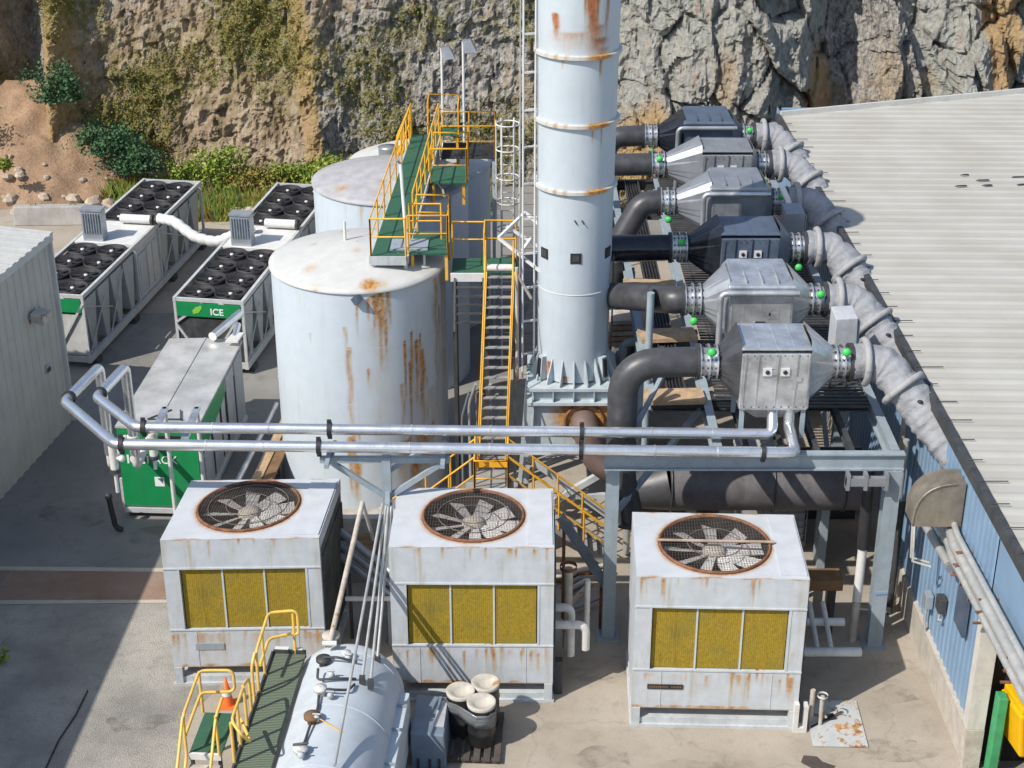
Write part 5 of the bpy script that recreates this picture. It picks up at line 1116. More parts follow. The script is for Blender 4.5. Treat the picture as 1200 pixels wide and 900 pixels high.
b = MB(); b.bar((-.02, 0, 4.05), (-1.25, 0, 4.95), .09, .12); b.bar((.02, 0, 4.05), (1.3, 0, 4.95), .09, .12); b.bar((.05, .25, 4.6), (.95, .5, 5.1), .09); b.hexa([(-.1, -.2, 2.9), (.1, -.2, 2.9), (.1, .0, 2.9), (-.1, .0, 2.9)], [(-.06, -.16, 4.0), (.06, -.16, 4.0), (.06, 0, 4.0), (-.06, 0, 4.0)]); b.bar((0, .1, 4.2), (.05, -.68, 4.2), .1, .08); b.bar((-1.25, .1, 5.0), (-1.25, .9, 5.0), .08); b.bar((1.3, .1, 5.0), (1.3, .9, 5.0), .08); b.build('brace', M['steel'], t)
for x, y, zt, lb in ((-8.33, 33.9, 5.2, 'left thin white post under the silver pipes by the green panel'), (-7.56, 33.9, 5.2, 'right thin white post under the silver pipes by the green panel')):
    t = thing('pipe_post', lb, 'post', (x, y, 0), 0, 'posts under the silver pipes'); b = MB(); b.tube([(0, 0, .02), (0, 0, zt)], .055, 8); b.build('shaft', M['whitedirty'], t); b = MB(); b.box(-.12, .12, -.12, .12, 0, .02); b.build('foot_plate', M['galv'], t); b = MB(); b.box(-.08, .08, -1.6, .08, zt - .08, zt); b.build('top_arm', M['galv'], t)
for i, (x, y, lb) in enumerate(((-9.08, 31.75, 'left valve drop with white wheel under the pipe bend'), (-8.32, 32.4, 'right valve drop with white wheel under the pipe bend'))):
    t = thing('valve_drop', lb, 'valve', (x, y, 0), 0, 'valve drops under the pipe bend'); b = MB(); b.tube([(0, 0, 4.6), (0, 0, 5.3)], .1, 10); b.build('body', M['whitedirty'], t)
    b = MB(); b.tube([(.05, 0, 5.0), (.17, -.05, 5.0)], .05, 8); b.sphere((.2, -.05, 5.0), .085, 10); b.build('wheel', M['white'], t); b = MB(); b.tube([(0, 0, 4.35 if i else 4.1), (0, 0, 4.6)], .045, 8); b.build('stem', M['whitedirty'], t)
    b = MB(); b.tube([(0, 0, 4.62), (0, 0, 4.72)], .13, 8); b.build('collar', M['darksteel'], t)

# ================================================================ CHILLERS
def chiller(loc, rz, label, sign):
    t = thing('chiller_unit', label, 'chiller', loc, rz, 'pair of long fan cooled chillers')
    hw, H, L = 1.13, 2.55, 11.9; y1, y2 = 4.75, 7.05
    b = MB()
    for x in (-hw, hw): b.bar((x, 0, .32), (x, L, .32), .12, .24)
    for i in range(11): y = L * i / 10; b.bar((-hw + .06, min(max(y, .06), L - .06), .32), (hw - .06, min(max(y, .06), L - .06), .32), .1, .2)
    b.build('base_frame', M['frame'], t)
    b = MB(); [b.box(x - .15, x + .15, y - .2, y + .2, 0, .2) for x in (-hw, hw) for y in (.5, 4, 8, 11.4)]; b.build('foot', M['darksteel'], t)
    b = MB()
    for x in (-hw, hw):
        for y in (0.05, y1, y2, L - .05): b.bar((x, y, .44), (x, y, H - .06), .09)
        b.bar((x, 0, H - .0), (x, L, H - .0), .10, .14)
    for y in (.05, L - .05): b.bar((-hw + .05, y, H), (hw - .05, y, H), .08, .12)
    b.build('post_frame', M['frame'], t)
    b = MB(); b.bar((-hw, .02, 1.7), (-.35, .02, .5), .08); b.bar((hw - .02, .02, 2.2), (.35, .02, 2.5), .06); b.bar((-hw, .02, 1.75), (-.2, .02, 2.45), .07); b.bar((hw, .02, 2.3), (hw - 1.1, .02, .5), .08)
    for y in (.1, y2 + .1): b.bar((hw + .02, y, 2.2), (hw + .02, y + 2.2, 1.3), .035); b.bar((hw + .02, y + 3.4, 2.2), (hw + .02, y + 1.9, .45), .035); b.bar((hw + .02, y + .1, .5), (hw + .02, y + 1.7, 1.9), .035)
    b.build('diagonal_brace', M['frame'], t)
    # V coil banks
    for ya, yb in ((.15, y1), (y2, L - .15)):
        n = 4; w_ = (yb - ya) / n
        for i in range(n):
            c_ = ya + w_ * (i + .5); b = MB(); tp, bt = w_ * .44, w_ * .13
            b.hexa([(-hw + .08, c_ - bt, .46), (hw - .04, c_ - bt, .46), (hw - .04, c_ + bt, .46), (-hw + .08, c_ + bt, .46)], [(-hw + .08, c_ - tp, H - .25), (hw - .04, c_ - tp, H - .25), (hw - .04, c_ + tp, H - .25), (-hw + .08, c_ + tp, H - .25)]); b.build('coil_bank', M['coil'], t)
        b = MB(); b.box(-hw + .1, hw - .1, ya - .05, yb + .05, H - .25, H - .06); b.build('fan_deck', M['black'], t)
        for i in range(n):
            for x in (-.53, .53):
                y = ya + w_ * (i + .5); f = MB(); f.lathe([(.50, -.05), (.53, .09), (.505, .09), (.46, -.04), (.02, -.05)], (x, y, H - .02), 26)
                for k in range(6): a = k * math.pi / 3 + i; f.bar((x, y, H - .02), (x + .44 * math.cos(a), y + .44 * math.sin(a), H - .01), .14, .012)
                fo = f.build('fan', M['black'], t); f = MB(); f.lathe([(.065, 0), (.065, .04), (.01, .04)], (x, y, H - .0), 10); f.build('fan_hub', M['white'], fo)
    # middle cabinet
    b = MB(); b.box(-hw + .02, hw - .02, y1 + .02, y2 - .02, .46, H - .12); b.build('cabinet', M['cab'], t)
    b = MB(); b.box(-hw - .03, hw + .03, y1 + .01, y2 - .01, H - .12, H + .05); b.build('cabinet_cover', M['white'], t)
    b = MB(); b.box(hw - .02, hw + .02, y1 + .15, y1 + .95, .6, H - .45); b.box(hw + .02, hw + .03, y1 + .3, y1 + .8, 1.0, 1.8); b.build('cabinet_door', M['tote'], t)
    b = MB(); [b.box(hw - .02, hw + .012, y1 + 1.05 + .55 * k, y1 + 1.52 + .55 * k, .6, H - .4) for k in (0, 1)]; b.build('panel', M['cab'], t)
    b = MB(); b.box(-.35 - .42, -.35 + .30, y1 + .15, y1 + .6, H + .06, H + 1.15, 0); b.box(-.35 - .45, -.35 + .33, y1 + .12, y1 + .63, H + 1.15, H + 1.22, 0)
    for k in range(7): x = -.35 - .37 + .095 * k; b.box(x, x + .03, y1 + .10, y1 + .15, H + .36, H + 1.08, 0)
    b.build('louvre_cabinet', M['stainless'], t)
    b = MB(); b.tube([(-.1, y2 - .25, H + .26), (hw - .1, y2 - .25, H + .26)], .16, 14); b.build('header_pipe', M['white'], t); b = MB(); b.tube([(hw - .1, y2 - .25, H + .26), (hw - .02, y2 - .25, H + .26)], .19, 14); b.build('header_flange', M['darksteel'], t)
    # sign
    b = MB(); b.box(-hw + .06, hw - .06, -.02, .04, H - .55, H - .09); b.build('sign_panel', M['green'], t)
    b = MB(); b.box(-hw + .06, hw - .06, .05, .12, .46, 1.9); b.build('end_backing', M['darksteel'] if sign else M['cab'], t)  # signed unit: dark colour stands for the shade inside its open end
    if sign:
        text_mesh('lettering', 'ICE', .31, M['letter'], t, (.28, -.028, H - .46), (R(90), 0, 0), bold=.006)
        lf = MB(); lf.add([(-.52, -.03, H - .46), (-.34, -.03, H - .42), (-.22, -.03, H - .26), (-.22, -.03, H - .15), (-.42, -.03, H - .22), (-.54, -.03, H - .34)], [(0, 1, 2, 3, 4, 5)]); lf.build('leaf_logo', M['leaf_print'], t)
    return t
chiller((-15.05, 47.45, 0), -8.4, 'left chiller with bank of black fans beside the shed', False)
chiller((-9.78, 46.95, 0), -8.6, 'right chiller with leaf logo sign behind the green pack unit', True)
t = thing('white_hose', 'white wrapped hose sagging between the two chillers', 'hose', (0, 0, 0))
hp = [(-12.75, 53.9, 2.9), (-12.1, 53.5, 2.95), (-11.3, 53.0, 2.5), (-10.5, 52.9, 2.35), (-9.8, 53.0, 2.65), (-9.2, 53.2, 2.85)]
sm_ = []
for i in range(len(hp) - 1):
    for k in range(8): sm_.append(Vector(hp[i]).lerp(Vector(hp[i + 1]), k / 8))
sm_.append(Vector(hp[-1]))
for _ in range(6): sm_ = [sm_[0]] + [(sm_[i - 1] + sm_[i] * 2 + sm_[i + 1]) / 4 for i in range(1, len(sm_) - 1)] + [sm_[-1]]
b = MB(); b.tube(sm_, [.19 + .018 * math.sin(i * 2.1) for i in range(len(sm_))], 14); b.build('sleeve', M['white'], t); b = MB(); b.tube([sm_[0] - Vector((.08, 0, 0)), sm_[0]], .22, 14); b.build('end_collar', M['darksteel'], t)

# green pack unit
pk = thing('pack_chiller', 'green fronted chiller pack with bare metal roof', 'chiller', (-9.52, 37.6, 0), -3.2)
hw, H, L = 1.08, 2.8, 5.75
b = MB(); b.box(-hw + .03, hw - .03, .05, L, .3, H - .06); b.build('body', M['cab'], pk)
b = MB(); b.box(-hw, hw, -.03, .05, .38, H - .08); b.build('green_front', M['green'], pk)
b = MB(); b.hexa([(-hw - .03, -.03, H - .06), (0, -.03, H - .06), (0, L + .03, H - .06), (-hw - .03, L + .03, H - .06)], [(-hw - .03, -.03, H), (0, -.03, H + .05), (0, L + .03, H + .05), (-hw - .03, L + .03, H)]); b.hexa([(0.004, -.03, H - .06), (hw + .03, -.03, H - .06), (hw + .03, L + .03, H - .06), (0.004, L + .03, H - .06)], [(0.004, -.03, H + .05), (hw + .03, -.03, H), (hw + .03, L + .03, H), (0.004, L + .03, H + .05)]); b.bar((0, -.03, H + .06), (0, L, H + .06), .05, .03); b.build('metal_roof', M['silvertop'], pk)
b = MB(); b.box(hw - .03, hw + .01, -.0, .42, .38, H - .08); b.hexa([(hw - .03, .42, 1.7), (hw + .008, .42, 1.7), (hw + .008, 3.3, 2.2), (hw - .03, 3.3, 2.2)], [(hw - .03, .42, H - .08), (hw + .008, .42, H - .08), (hw + .008, 3.3, H - .08), (hw - .03, 3.3, H - .08)]); b.build('green_side', M['green'], pk)
b = MB(); [b.box(hw - .03, hw + .006, y, y + .9, .5, 1.6 if y < 3 else H - .2) for y in (.6, 1.7, 3.5, 4.6)]; b.build('side_door', M['tote'], pk)
b = MB(); [b.box(hw - .02, hw + .003, y, y + .12, .5, 2.2) for y in (1.55, 2.65, 3.36, 4.45)]; b.build('dark_gap', M['black'], pk)
b = MB(); b.box(-hw - .02, hw + .02, -.05, L, .16, .30); b.build('skid', M['frame'], pk); b = MB(); [b.box(x - .12, x + .12, y - .15, y + .15, 0, .16) for x in (-.9, .9) for y in (.2, 2.8, 5.4)]; b.build('foot', M['darksteel'], pk)
b = MB(); b.box(.05, .75, -.045, -.03, 2.28, 2.55); b.build('vent', M['black'], pk)
text_mesh('lettering', 'ICE', .34, M['letter'], pk, (-.64, -.038, 1.70), (R(90), 0, 0), bold=.012)
text_mesh('lettering', 'PACK', .34, M['letter'], pk, (.08, -.038, 1.70), (R(90), 0, 0), bold=.0)
b = MB(); b.box(-.18, .08, -.042, -.03, 1.0, 1.28, 0); b.add([(-.10, -.044, 1.25), (.05, -.044, 1.25), (.05, -.044, 1.08)], [(0, 2, 1)], 1); b.build('notice', [M['letter'], M['navy']], pk)
b = MB(); b.bar((-hw - .04, 0, 0.3), (-hw - .04, 0, 1.2), .07); b.build('corner_post', M['frame'], pk)
b = MB(); b.tube([(.3, L - .3, H + .25), (.75, L + 1.5, H + .25)], .13, 12); b.tube([(.9, L - .1, H + .1), (.9, L + .5, H + .3)], .1, 10); b.build('roof_pipe', M['alu'], pk)
b = MB(); b.hexa([(.72, L - .5, H + .14), (1.1, L - .5, H + .14), (1.15, L + .15, H + .14), (.82, L + .15, H + .14)], [(.72, L - .5, H + .2), (1.1, L - .5, H + .2), (1.15, L + .15, H + .2), (.82, L + .15, H + .2)]); b.build('white_flap', M['white'], pk)
b = MB(); [b.bar((x, .3, H + .07), (x + .5 * (1 if x < 0 else -.3), .9, H + .07), .03) for x in (-.3, .6)]; b.bar((-.3, .3, H + .07), (.65, .35, H + .07), .03); b.build('roof_strap', M['darksteel'], pk)
# pipe feeders at the pack's left side
t = thing('feeder_valves', 'vertical silver feeder pipes with valves left of the green pack', 'pipe', (-10.05, 35.9, 0))
for x in (-.3, .35): b = MB(); b.tube(fillet([(x, 0, 2.95), (x, 0, 2.5), (x, 1.62, 2.5)], .2), .10, 12); b.build('riser', M['whitedirty'], t); b = MB(); b.tube([(x, 0, 3.3), (x, 0, 3.42)], .16, 12); b.build('valve', M['whitedirty'], t)
t = thing('black_hose', 'black hose hanging at the left corner of the green pack', 'hose', (-10.85, 37.0, 0)); b = MB(); b.tube(fillet([(0, 0, 1.0), (.06, -.05, .55), (.12, -.1, .12), (.3, -.15, .05)], .2), .075, 8); b.build('tube', M['black'], t); b = MB(); b.sphere((0, 0, 1.0), .11, 8); b.build('nozzle', M['darksteel'], t)
# pipes & boards right of the pack
t = thing('timber_walkway', 'tan plank run between the green pack and the front tank', 'planks', (-7.2, 36.2, 0), -5)
for k in range(2): b = MB(); b.box(-.12 + .32 * k, .15 + .32 * k, 0, 6, .9, .98); b.build('plank', M['tan'] if k == 0 else M['brown'], t)
b = MB(); [b.box(-.1, .45, y, y + .12, 0, .9) for y in (.3, 2.8, 5.4)]; b.build('trestle', M['darksteel'], t)
b = MB(); b.tube([(-.35, 0, 1.2), (-.35, 6, 1.2)], .08, 8); b.build('pipe', M['galv'], t)
t = thing('hydrant_valve', 'cream domed valve fitting behind the left cooling tower', 'valve', (-6.75, 34.6, 0))
b = MB(); b.tube([(0, 0, 0), (0, 0, 1.9)], .1, 10); b.build('stem', M['whitedirty'], t); b = MB(); b.sphere((0, 0, 2.1), .24, 12); b.build('dome', M['whitedirty'], t); b = MB(); b.tube([(-.7, 0, 1.75), (-.1, 0, 1.85)], .07, 8); b.build('arm', M['whitedirty'], t); b = MB(); b.sphere((.2, .1, 1.7), .17, 8); b.tube([(.3, 0, 1.6), (.45, .1, 1.9)], .04, 6); b.build('actuator', M['black'], t)
t = thing('valve_row', 'row of pale valve heads beside the right chiller', 'valves', (-6.9, 43.0, 0))
for k in range(3): b = MB(); b.tube([(.1 * k, .4 * k, 0), (.1 * k, .4 * k, 1.7)], .07, 8); b.sphere((.1 * k, .4 * k, 1.75), .16, 8); b.build('valve', M['whitedirty'], t)

# ================================================================ BETWEEN TOWERS 1 AND 2
t = thing('cross_beam', 'rusty white beam between the left and middle towers', 'beam', (-3.6, 33.6, 1.9)); b = MB(); b.box(-.9, 1.0, -.25, .25, .15, .55); b.build('upper', M['rustpaint'], t); b = MB(); b.box(-.9, 1.0, -.3, .3, -.35, -.1); b.build('lower', M['tan'], t); b = MB(); [b.box(x, x + .12, .0, .12, -1.9, .15) for x in (-.8, .8)]; b.build('leg', M['darksteel'], t)
t = thing('slanted_pipes', 'three dark slanting pipes between the left and middle towers', 'pipe', (-3.4, 31.6, 1.2))
for k in range(3): b = MB(); b.tube([(-.75, .8 - .1 * k, 1.5 - .28 * k), (.95, -.4 - .05 * k, .75 - .28 * k)], .1, 10); b.build('pipe', M['galv_dull'], t)
b = MB(); b.tube([(-.5, -.4, .35), (.9, -.4, .35)], .06, 8); b.build('strut', M['whitedirty'], t); b = MB(); [b.box(x, x + .08, .2, .28, -1.2, .6) for x in (-.5, .4)]; b.build('prop', M['darksteel'], t)
o = MB().box(-1.7, 1.7, -.1, .1, 0, 1.1).build('low_wall', M['concrete']); o.location = (-2.9, 34.4, 0); tag(o, 'low concrete wall behind the gap between two towers', 'wall')
t = thing('conduit_rack', 'four slender grey rods slanting from the stand to the horizontal vessel', 'rods', (0, 0, 0))
for k, (tx, bx, by_, bz) in enumerate(((-2.92, -3.38, 24.0, 2.5), (-2.84, -3.10, 26.85, 2.45), (-2.79, -2.92, 26.75, 2.42), (-2.73, -2.86, 27.8, 2.3))):
    b = MB(); b.tube([(tx, 31.0, 4.22 - .02 * k), (bx, by_, bz)], .032, 8); b.build('rod', M['wallpipe'], t)
b = MB(); [b.box(x - .06, x + .06, y - .06, y + .06, z_ - .12, z_ + .08) for x, y, z_ in ((-3.10, 26.85, 2.42), (-2.92, 26.75, 2.4), (-2.86, 27.8, 2.25))]; b.build('clamp', M['darksteel'], t)
t = thing('vent_mast', 'rust spotted white vent mast slanting up from the vessel', 'pipe', (0, 0, 0))
b = MB(); b.tube([(-3.88, 27.85, 2.55), (-3.45, 31.7, 3.85)], .06, 8); b.build('mast', M['rustpaint'], t); b = MB(); b.tube([(-3.45, 31.7, 3.85), (-3.3, 32.3, 2.5)], .045, 8); b.build('stay', M['whitedirty'], t); b = MB(); b.tube([(-4.02, 27.85, 2.62), (-3.72, 27.85, 2.62)], .06, 8); b.build('tee', M['white'], t)

# ================================================================ FOREGROUND VESSEL
vs_t = thing('horizontal_vessel', 'pale blue horizontal vessel with fittings along its top', 'vessel', (-3.5, 28.2, 0), -3.6)
rv, zc, L = 1.18, 1.25, 7.0
b = MB(); n = 72; ys_ = [.42, .34, .2, .05, -.12, -.3] + [-.3 - (L - .3) * k / 40 for k in range(1, 41)]; rr_ = [.02, .42, .72, .92, 1.0, 1.0] + [1.0] * 40
b.add([(rv * q * math.cos(2 * math.pi * k / n), y, zc + rv * q * math.sin(2 * math.pi * k / n)) for y, q in zip(ys_, rr_) for k in range(n)], [(j * n + k, j * n + (k + 1) % n, (j + 1) * n + (k + 1) % n, (j + 1) * n + k) for j in range(len(ys_) - 1) for k in range(n)], 0, True)
o = b.build('shell', M['vessel'], vs_t)
b = MB()
for y in (-.35, -2.2, -4.1): b.tube([(rv * 1.004 * math.cos(a), y, zc + rv * 1.004 * math.sin(a)) for a in [math.pi * (k / 24) for k in range(25)]], .014, 6)
b.build('weld_seam', M['vessel'], vs_t)
b = MB(); b.hexa([(.96, -.5, .4), (1.36, -.5, .4), (1.36, -7, .4), (.96, -7, .4)][::-1], [(.98, -.5, 1.55), (1.34, -.5, 1.5), (1.34, -7, 1.5), (.98, -7, 1.55)][::-1]); b.build('side_skirt', M['vessel'], vs_t)
b = MB(); [b.box(.98, 1.36, y - .02, y + .02, 1.5, 1.57) for y in (-1.0, -1.8, -2.9, -4.0)]; b.build('skirt_rib', M['steel'], vs_t)
b = MB(); [b.box(-.8, .8, y - .15, y + .15, 0, .55) for y in (-1.2, -5)]; b.build('saddle', M['steel_rust'], vs_t)
tz = zc + rv
for (x, y, r, h_, m_) in ((-.38, .0, .17, .2, 'rustpaint'), (-.42, -.75, .14, .14, 'darksteel'), (.05, -.62, .09, .14, 'whitedirty'), (-.28, -1.9, .12, .2, 'whitedirty'), (-.3, -2.75, .15, .16, 'brown'), (-.35, -3.75, .13, .16, 'whitedirty'), (-.36, -4.6, .12, .2, 'darksteel')):
    zz = zc + math.sqrt(max(.01, rv * rv - x * x)) - .04; k = MB(); k.lathe([(r * .7, 0), (r * .7, h_), (r * 1.15, h_), (r * 1.15, h_ + .06), (.01, h_ + .07)], (x, y, zz), 14); k.build('nozzle', M[m_], vs_t)
for pts in ([(-.42, -.75, .18), (-.1, -.85, .22), (.3, -.8, .1)], [(-.45, -1.2, .22), (-.42, -1.5, .15), (.05, -1.45, .12), (.35, -1.3, .05)], [(-.28, -1.9, .2), (0, -1.95, .2), (.28, -1.8, .12), (.35, -1.5, .06)], [(-.3, -2.0, .1), (-.25, -2.4, .08), (-.3, -2.75, .1)], [(-.3, -2.9, .12), (-.33, -3.4, .06), (-.35, -3.75, .12)], [(-.5, -3.7, .24), (-.2, -3.7, .24)]):
    k = MB(); k.tube(fillet([(x, y, tz + z_ - .03 - .3 * x * x) for x, y, z_ in pts], .1), .028, 6); k.build('fitting_pipe', M['darksteel'], vs_t)
for x, y in ((.1, -.75), (-.15, -1.35), (-.05, -2.05), (-.2, -2.8), (-.3, -3.95)): k = MB(); k.sphere((x, y, tz + .10), .075, 8); k.tube([(x - .08, y, tz + .2), (x + .08, y, tz + .2)], .02, 5); k.build('valve', M['steel_rust'], vs_t)
k = MB(); k.tube([(-.25, -2.75, tz + .12), (.25, -3.0, tz), (.75, -3.1, tz - .3)], .013, 5); k.build('hose', M['yellow'], vs_t)
vw = thing('vessel_walkway', 'olive grated walkway with pale yellow rails beside the vessel', 'walkway', (-3.5, 28.2, 0), -3.6)
zz = 2.16; b = MB(); b.box(-1.62, -.92, -7, -.15, zz - .05, zz); b.build('deck', M['grate_olive'], vw)
b = MB(); b.box(-1.66, -1.62, -7, -.15, zz - .12, zz + .06); b.box(-1.62, -.92, -.15, -.1, zz - .1, zz + .08); b.build('toe_board', M['darksteel'], vw)
b = MB(); b.box(-1.6, -1.3, -.12, -.02, zz, zz + .09); b.box(-1.2, -1.0, -.12, -.02, zz, zz + .09); b.build('end_board', M['white'], vw)
b = MB(); [b.bar((-1.58, y, 0), (-1.58, y, zz - .05), .09) for y in (-.4, -2.5, -5)]; b.build('leg', M['steel'], vw)
def loop(mb, pts, r=.033, f_=.16): mb.tube(fillet(pts, f_, 5), r, 8)
b = MB()
loop(b, [(-1.64, -1.55, zz), (-1.64, -1.55, zz + 1.0), (-1.64, -.25, zz + 1.1), (-1.05, -.12, zz + 1.1), (-1.05, -.12, zz + .5), (-1.2, -.12, zz + .5), (-1.64, -.4, zz + .55), (-1.64, -1.3, zz + .5)])
loop(b, [(-1.64, -.95, zz), (-1.64, -.95, zz + 1.04)]); loop(b, [(-1.15, -.12, zz), (-1.15, -.12, zz + 1.08)]); loop(b, [(-1.66, -1.55, zz + 1.0), (-1.7, -1.75, zz + .8), (-1.7, -1.75, zz - .5)])
loop(b, [(-1.64, -2.7, zz - .3), (-1.64, -2.7, zz + 1.0), (-1.64, -3.8, zz + 1.0), (-1.4, -4.1, zz + .95), (-1.3, -3.8, zz + .5), (-1.64, -3.1, zz + .5)]); loop(b, [(-1.64, -3.3, zz), (-1.64, -3.3, zz + 1.0)]); loop(b, [(-1.64, -3.85, zz), (-1.64, -3.85, zz + 1.0)])
loop(b, [(-1.66, -2.2, zz - .9), (-1.66, -2.2, zz + .85), (-1.66, -2.7, zz + 1.0)])
b.build('handrail', M['paleyellow'], vw)
sp = thing('step_platform', 'low green grated step with yellow rails left of the vessel walkway', 'step', (-4.03, 29.43, 0), -3.6)
zz = 1.1; b = MB(); b.box(-2.42, -1.75, -3.45, -2.1, zz - .05, zz); b.build('deck', M['grate'], sp)
b = MB(); b.box(-2.42, -1.75, -3.52, -3.45, zz - .12, zz + .02); b.build('nosing', M['white'], sp)
b = MB()
for k in range(4): b.box(-2.4, -1.77, -3.75 - .25 * k, -3.53 - .25 * k, zz - .27 - .24 * k, zz - .23 - .24 * k)
b.build('tread', M['rustpaint'], sp)
b = MB(); loop(b, [(-2.46, -4.6, .05), (-2.46, -3.5, zz + .0), (-2.46, -3.5, zz + .95), (-2.46, -2.05, zz + 1.05), (-1.75, -2.0, zz + 1.05), (-1.75, -2.0, zz + .5), (-2.46, -2.1, zz + .52), (-2.46, -3.5, zz + .45)]); loop(b, [(-2.46, -2.1, zz), (-2.46, -2.1, zz + 1.05)]); loop(b, [(-1.78, -4.6, .9), (-1.78, -3.5, zz + .95), (-1.78, -2.9, zz + 1.0)]); loop(b, [(-1.78, -3.5, zz), (-1.78, -3.5, zz + 1.0)]); loop(b, [(-2.46, -4.6, .9), (-2.46, -3.5, zz + .95)]); loop(b, [(-1.78, -4.6, 0), (-1.78, -4.6, .9)]); loop(b, [(-2.46, -4.6, 0), (-2.46, -4.6, .9)])
b.build('handrail', M['paleyellow'], sp)
b = MB(); [b.bar((x, y, 0), (x, y, zz - .05), .07) for x in (-2.38, -1.8) for y in (-3.4, -2.15)]; b.build('leg', M['darksteel'], sp)
def cone(x, y, label):
    t = thing('traffic_cone', label, 'traffic cone', (x, y, 0)); b = MB(); b.box(-.2, .2, -.2, .2, 0, .04); b.build('base', M['cone'], t, bevel=.01); b = MB(); b.lathe([(.15, .04), (.025, .75), (.01, .75)], (0, 0, 0), 20); b.build('body', M['cone'], t); b = MB(); b.lathe([(.108, .30), (.083, .45)], (0, 0, 0), 20); b.v = [(v[0] * 1.04, v[1] * 1.04, v[2]) for v in b.v]; b.build('reflective_band', M['white'], t)
cone(-6.45, 29.2, 'orange traffic cone behind the yellow step railing')

# ================================================================ CABINET AND DRUMS
t = thing('grey_cabinet', 'slate grey cabinet with a pale strip beside the drums', 'cabinet', (-1.78, 27.0, 0), -3)
b = MB(); b.hexa([(-.38, 0, 0), (.38, 0, 0), (.38, 1.35, 0), (-.38, 1.35, 0)], [(-.38, .0, .92), (.34, 0, .87), (.34, 1.35, .87), (-.38, 1.35, .92)]); b.build('body', M['cabgrey'], t, bevel=.03)
b = MB(); b.hexa([(.08, .25, .895), (.31, .25, .885), (.31, 1.15, .885), (.14, 1.15, .892)], [(.08, .25, .925), (.31, .25, .91), (.31, 1.15, .91), (.14, 1.15, .92)]); b.build('pale_panel', M['tote'], t)
b = MB(); b.box(.12, .18, .8, 1.25, .92, .96); b.build('handle', M['cabgrey'], t)
b = MB(); [b.box(x, x + .05, -.04, 0, .0, .25) for x in (-.25, 0, .2)]; b.build('foot', M['darksteel'], t)
t = thing('drum_pallet', 'dark slatted pallet under the three drums', 'pallet', (-.83, 28.05, 0), -3)
for k in range(6): b = MB(); b.box(-.62 + .22 * k, -.48 + .22 * k, -.95, .75, .1, .14); b.build('slat', M['darkwood'], t)
b = MB(); [b.box(-.62, .62, y, y + .1, 0, .1) for y in (-.9, -.1, .6)]; b.build('bearer', M['darkwood'], t)
for k, (x, y, lb) in enumerate(((-1.12, 28.15, 'left black drum with a dished cream lid'), (-.58, 28.45, 'rear black drum with an orange stained cream lid'), (-.66, 27.75, 'front black drum with a dished cream lid, wrapped in plastic'))):
    d_ = thing('drum', lb, 'drum', (x, y, .14), 0, 'three drums on the pallet'); b = MB(); b.lathe([(.29, 0), (.30, .02), (.30, .3), (.315, .33), (.30, .36), (.30, .66), (.315, .69), (.30, .72), (.30, 1.0)], (0, 0, 0), 32); b.disc((0, 0, .005), .29); b.build('barrel', M['drum'], d_)
    b = MB(); b.lathe([(.31, .97), (.32, 1.05), (.29, 1.06), (.17, 1.0), (.14, .97), (.005, .96)], (0, 0, 0), 32); o = b.build('lid', M['lid'], d_)
    if k == 1: paint(o, lambda co: np.exp(-((co[:, 0] - .24) ** 2 + (co[:, 1] + .02) ** 2) / .012))
b = MB(); 
path = [(-1.445, 28.15), (-1.38, 27.93), (-1.18, 27.83), (-.97, 27.6), (-.78, 27.43), (-.52, 27.43), (-.36, 27.6), (-.33, 27.85)]
vv = []
for j in range(7):
    for i, (x, y) in enumerate(path): vv.append((x + .03 * nz(i * 1.3, j * 1.1, 0), y + .04 * nz(i * 1.7, j * .9, 5),   .78 + .26 * j / 6 - .02 * i * (j == 0)))
n_ = len(path); b.add(vv, [(j * n_ + i, j * n_ + i + 1, (j + 1) * n_ + i + 1, (j + 1) * n_ + i) for j in range(6) for i in range(n_ - 1)], 0, True)
o = b.build('plastic_wrap', M['clear']); o.location = (0, 0, 0); tag(o, 'crumpled grey plastic sheet wrapped round the drums', 'plastic sheet')
so = o.modifiers.new('thick', 'SOLIDIFY'); so.thickness = .008
b = MB(); b.tube([(-9.75, 29.7, .025), (-9.8, 28.8, .025), (-9.95, 27.9, .025), (-9.98, 27.0, .025), (-10.1, 25, .025)], .02, 6); o = b.build('cable', M['black']); tag(o, 'thin black cable lying on the gravel', 'cable')

t = thing('pipe_cluster', 'tangle of thin grey pipes behind the ladder stair foot', 'pipe', (-1.15, 39.4, 0))
for k in range(5): b = MB(); b.tube(fillet([(-.25 + .22 * k, .1 * k, 0), (-.25 + .2 * k, .1 * k, 2.2 + .35 * (k % 3)), (-.05 + .2 * k, -.2, 3.0 + .3 * (k % 2))], .2), .03 + .012 * (k % 2), 8); b.build('pipe', M['wallpipe'] if k % 2 else M['galv_dull'], t)
t = thing('scrap_pipes', 'heap of rusty pipe offcuts behind the middle tower by the column', 'scrap', (1.6, 33.6, 0))
rr = random.Random(9)
for k in range(9):
    a = rr.uniform(-.5, .9); L = rr.uniform(.6, 1.5); x, y, z_ = rr.uniform(-.5, .5), rr.uniform(-.8, 1.2), .08 + .12 * (k // 3)
    b = MB(); b.tube([(x - L / 2 * math.cos(a), y - L / 2 * math.sin(a), z_), (x + L / 2 * math.cos(a), y + L / 2 * math.sin(a), z_ + rr.uniform(0, .5))], rr.uniform(.04, .09), 8); b.build('offcut', [M['rust'], M['whitedirty'], M['galv_dull'], M['rustpaint']][k % 4], t)
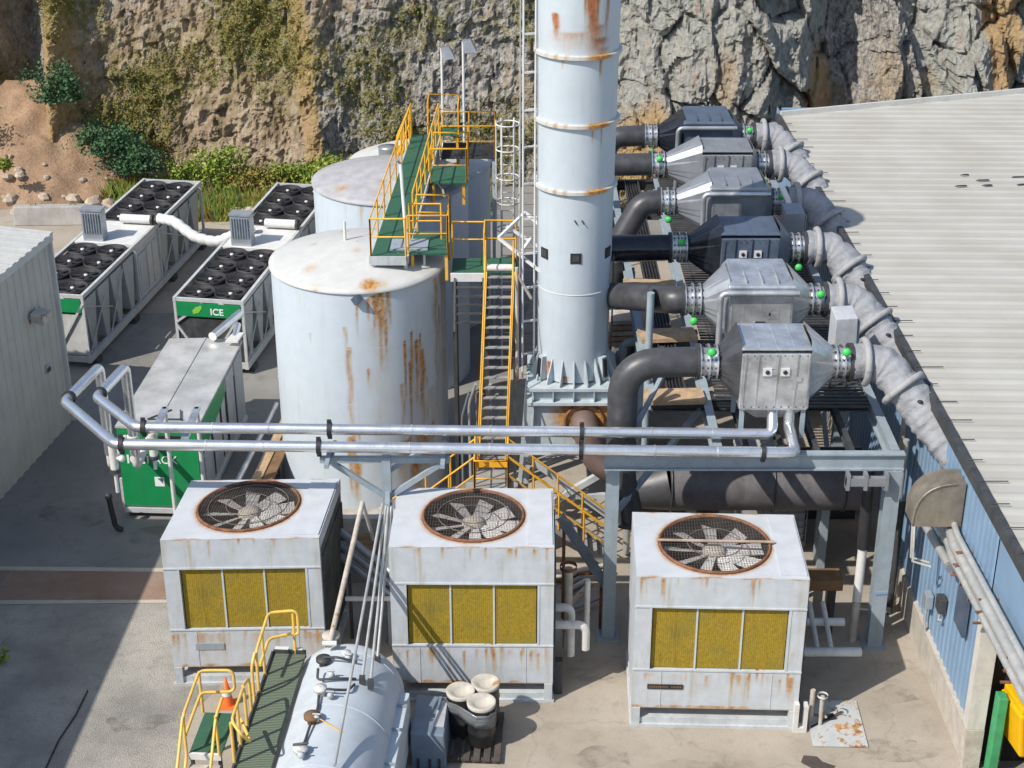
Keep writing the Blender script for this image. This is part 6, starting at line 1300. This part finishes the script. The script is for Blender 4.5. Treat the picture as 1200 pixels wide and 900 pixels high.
t = thing('slant_chute', 'dull metal chute leaning beside the middle tower', 'chute', (1.25, 32.2, 0)); b = MB(); b.bar((-.1, .5, 2.9), (1.0, .0, 1.3), .3, .08); b.build('trough', M['galv_dull'], t); b = MB(); b.bar((.9, .0, 0), (.9, .0, 1.35), .08); b.build('leg', M['rust'], t); b = MB(); b.bar((.0, .5, 0), (.0, .5, 2.75), .08); b.build('leg', M['rust'], t)

hd_ = thing('header_duct', 'long dark collecting duct under the black inlet ducts beside the chimney', 'duct', (3.0, 0, 2.2))
b = MB(); b.tube([(0, 36.3, 0), (0, 52, 0)], .55, 24); b.build('duct_run', M['bigduct'], hd_)
b = MB(); [b.box(-.3, .3, y - .08, y + .08, -2.2, -.45) for y in (37.2, 41, 45, 49)]; b.build('support', M['darksteel'], hd_)
t = thing('cable_tray', 'dark cable tray along the inner edge of the steel platform', 'cable tray', (4.05, 0, 5.0))
b = MB(); b.box(-.22, .22, 34.6, 51.5, 0, .04); b.box(-.24, -.2, 34.6, 51.5, 0, .14); b.box(.2, .24, 34.6, 51.5, 0, .14); b.build('tray', M['darksteel'], t)
for k in range(4): b = MB(); b.tube([(-.14 + .09 * k, 34.6, .07), (-.12 + .09 * k, 43, .09), (-.15 + .09 * k, 51.4, .07)], .035, 6); b.build('cable', M['black'], t)
for k, (y, w_) in enumerate(((35.6, .5), (39.3, .7), (42.9, .55), (46.5, .6))):
    t = thing('pipe_bridge', ['lowest grey service pipe between chimney and filter row', 'second grey service pipe between chimney and filter row', 'third grey service pipe between chimney and filter row', 'farthest grey service pipe between chimney and filter row'][k], 'pipe', (3.9, y, 4.4), 0, 'service pipes beside the chimney')
    b = MB(); b.tube(fillet([(-.9, 0, -4.3), (-.9, 0, .1), (1.2, w_, .1)], .25), .09, 10); b.build('run', M['steel'] if k % 2 else M['wallpipe'], t)
    b = MB(); b.tube([(-.9, 0, -1.0), (-.9, 0, -.9)], .15, 10); b.build('flange', M['rust'], t)

rr = random.Random(4)
for k, (cx, cy, ra) in enumerate(((2.0, 27.3, .5), (-.2, 26.6, .35), (8.3, 27.6, .6), (4.2, 26.9, .7), (8.9, 29.6, .4), (-8.4, 28.6, .5), (-9.0, 36.6, .9), (-12.0, 37.8, .8), (1.9, 30.6, .7))):
    P_ = [(cx + ra * (1 + .7 * nz(math.cos(a) * 1.5 + k, math.sin(a) * 1.5, k)) * math.cos(a) * 1.5, cy + ra * .7 * (1 + .7 * nz(math.cos(a) * 1.5 + k, math.sin(a) * 1.5, k + 9)) * math.sin(a)) for a in [math.pi * 2 * i / 40 for i in range(40)]]
    sheet('ground_stain', P_, .0085, M['damp'])
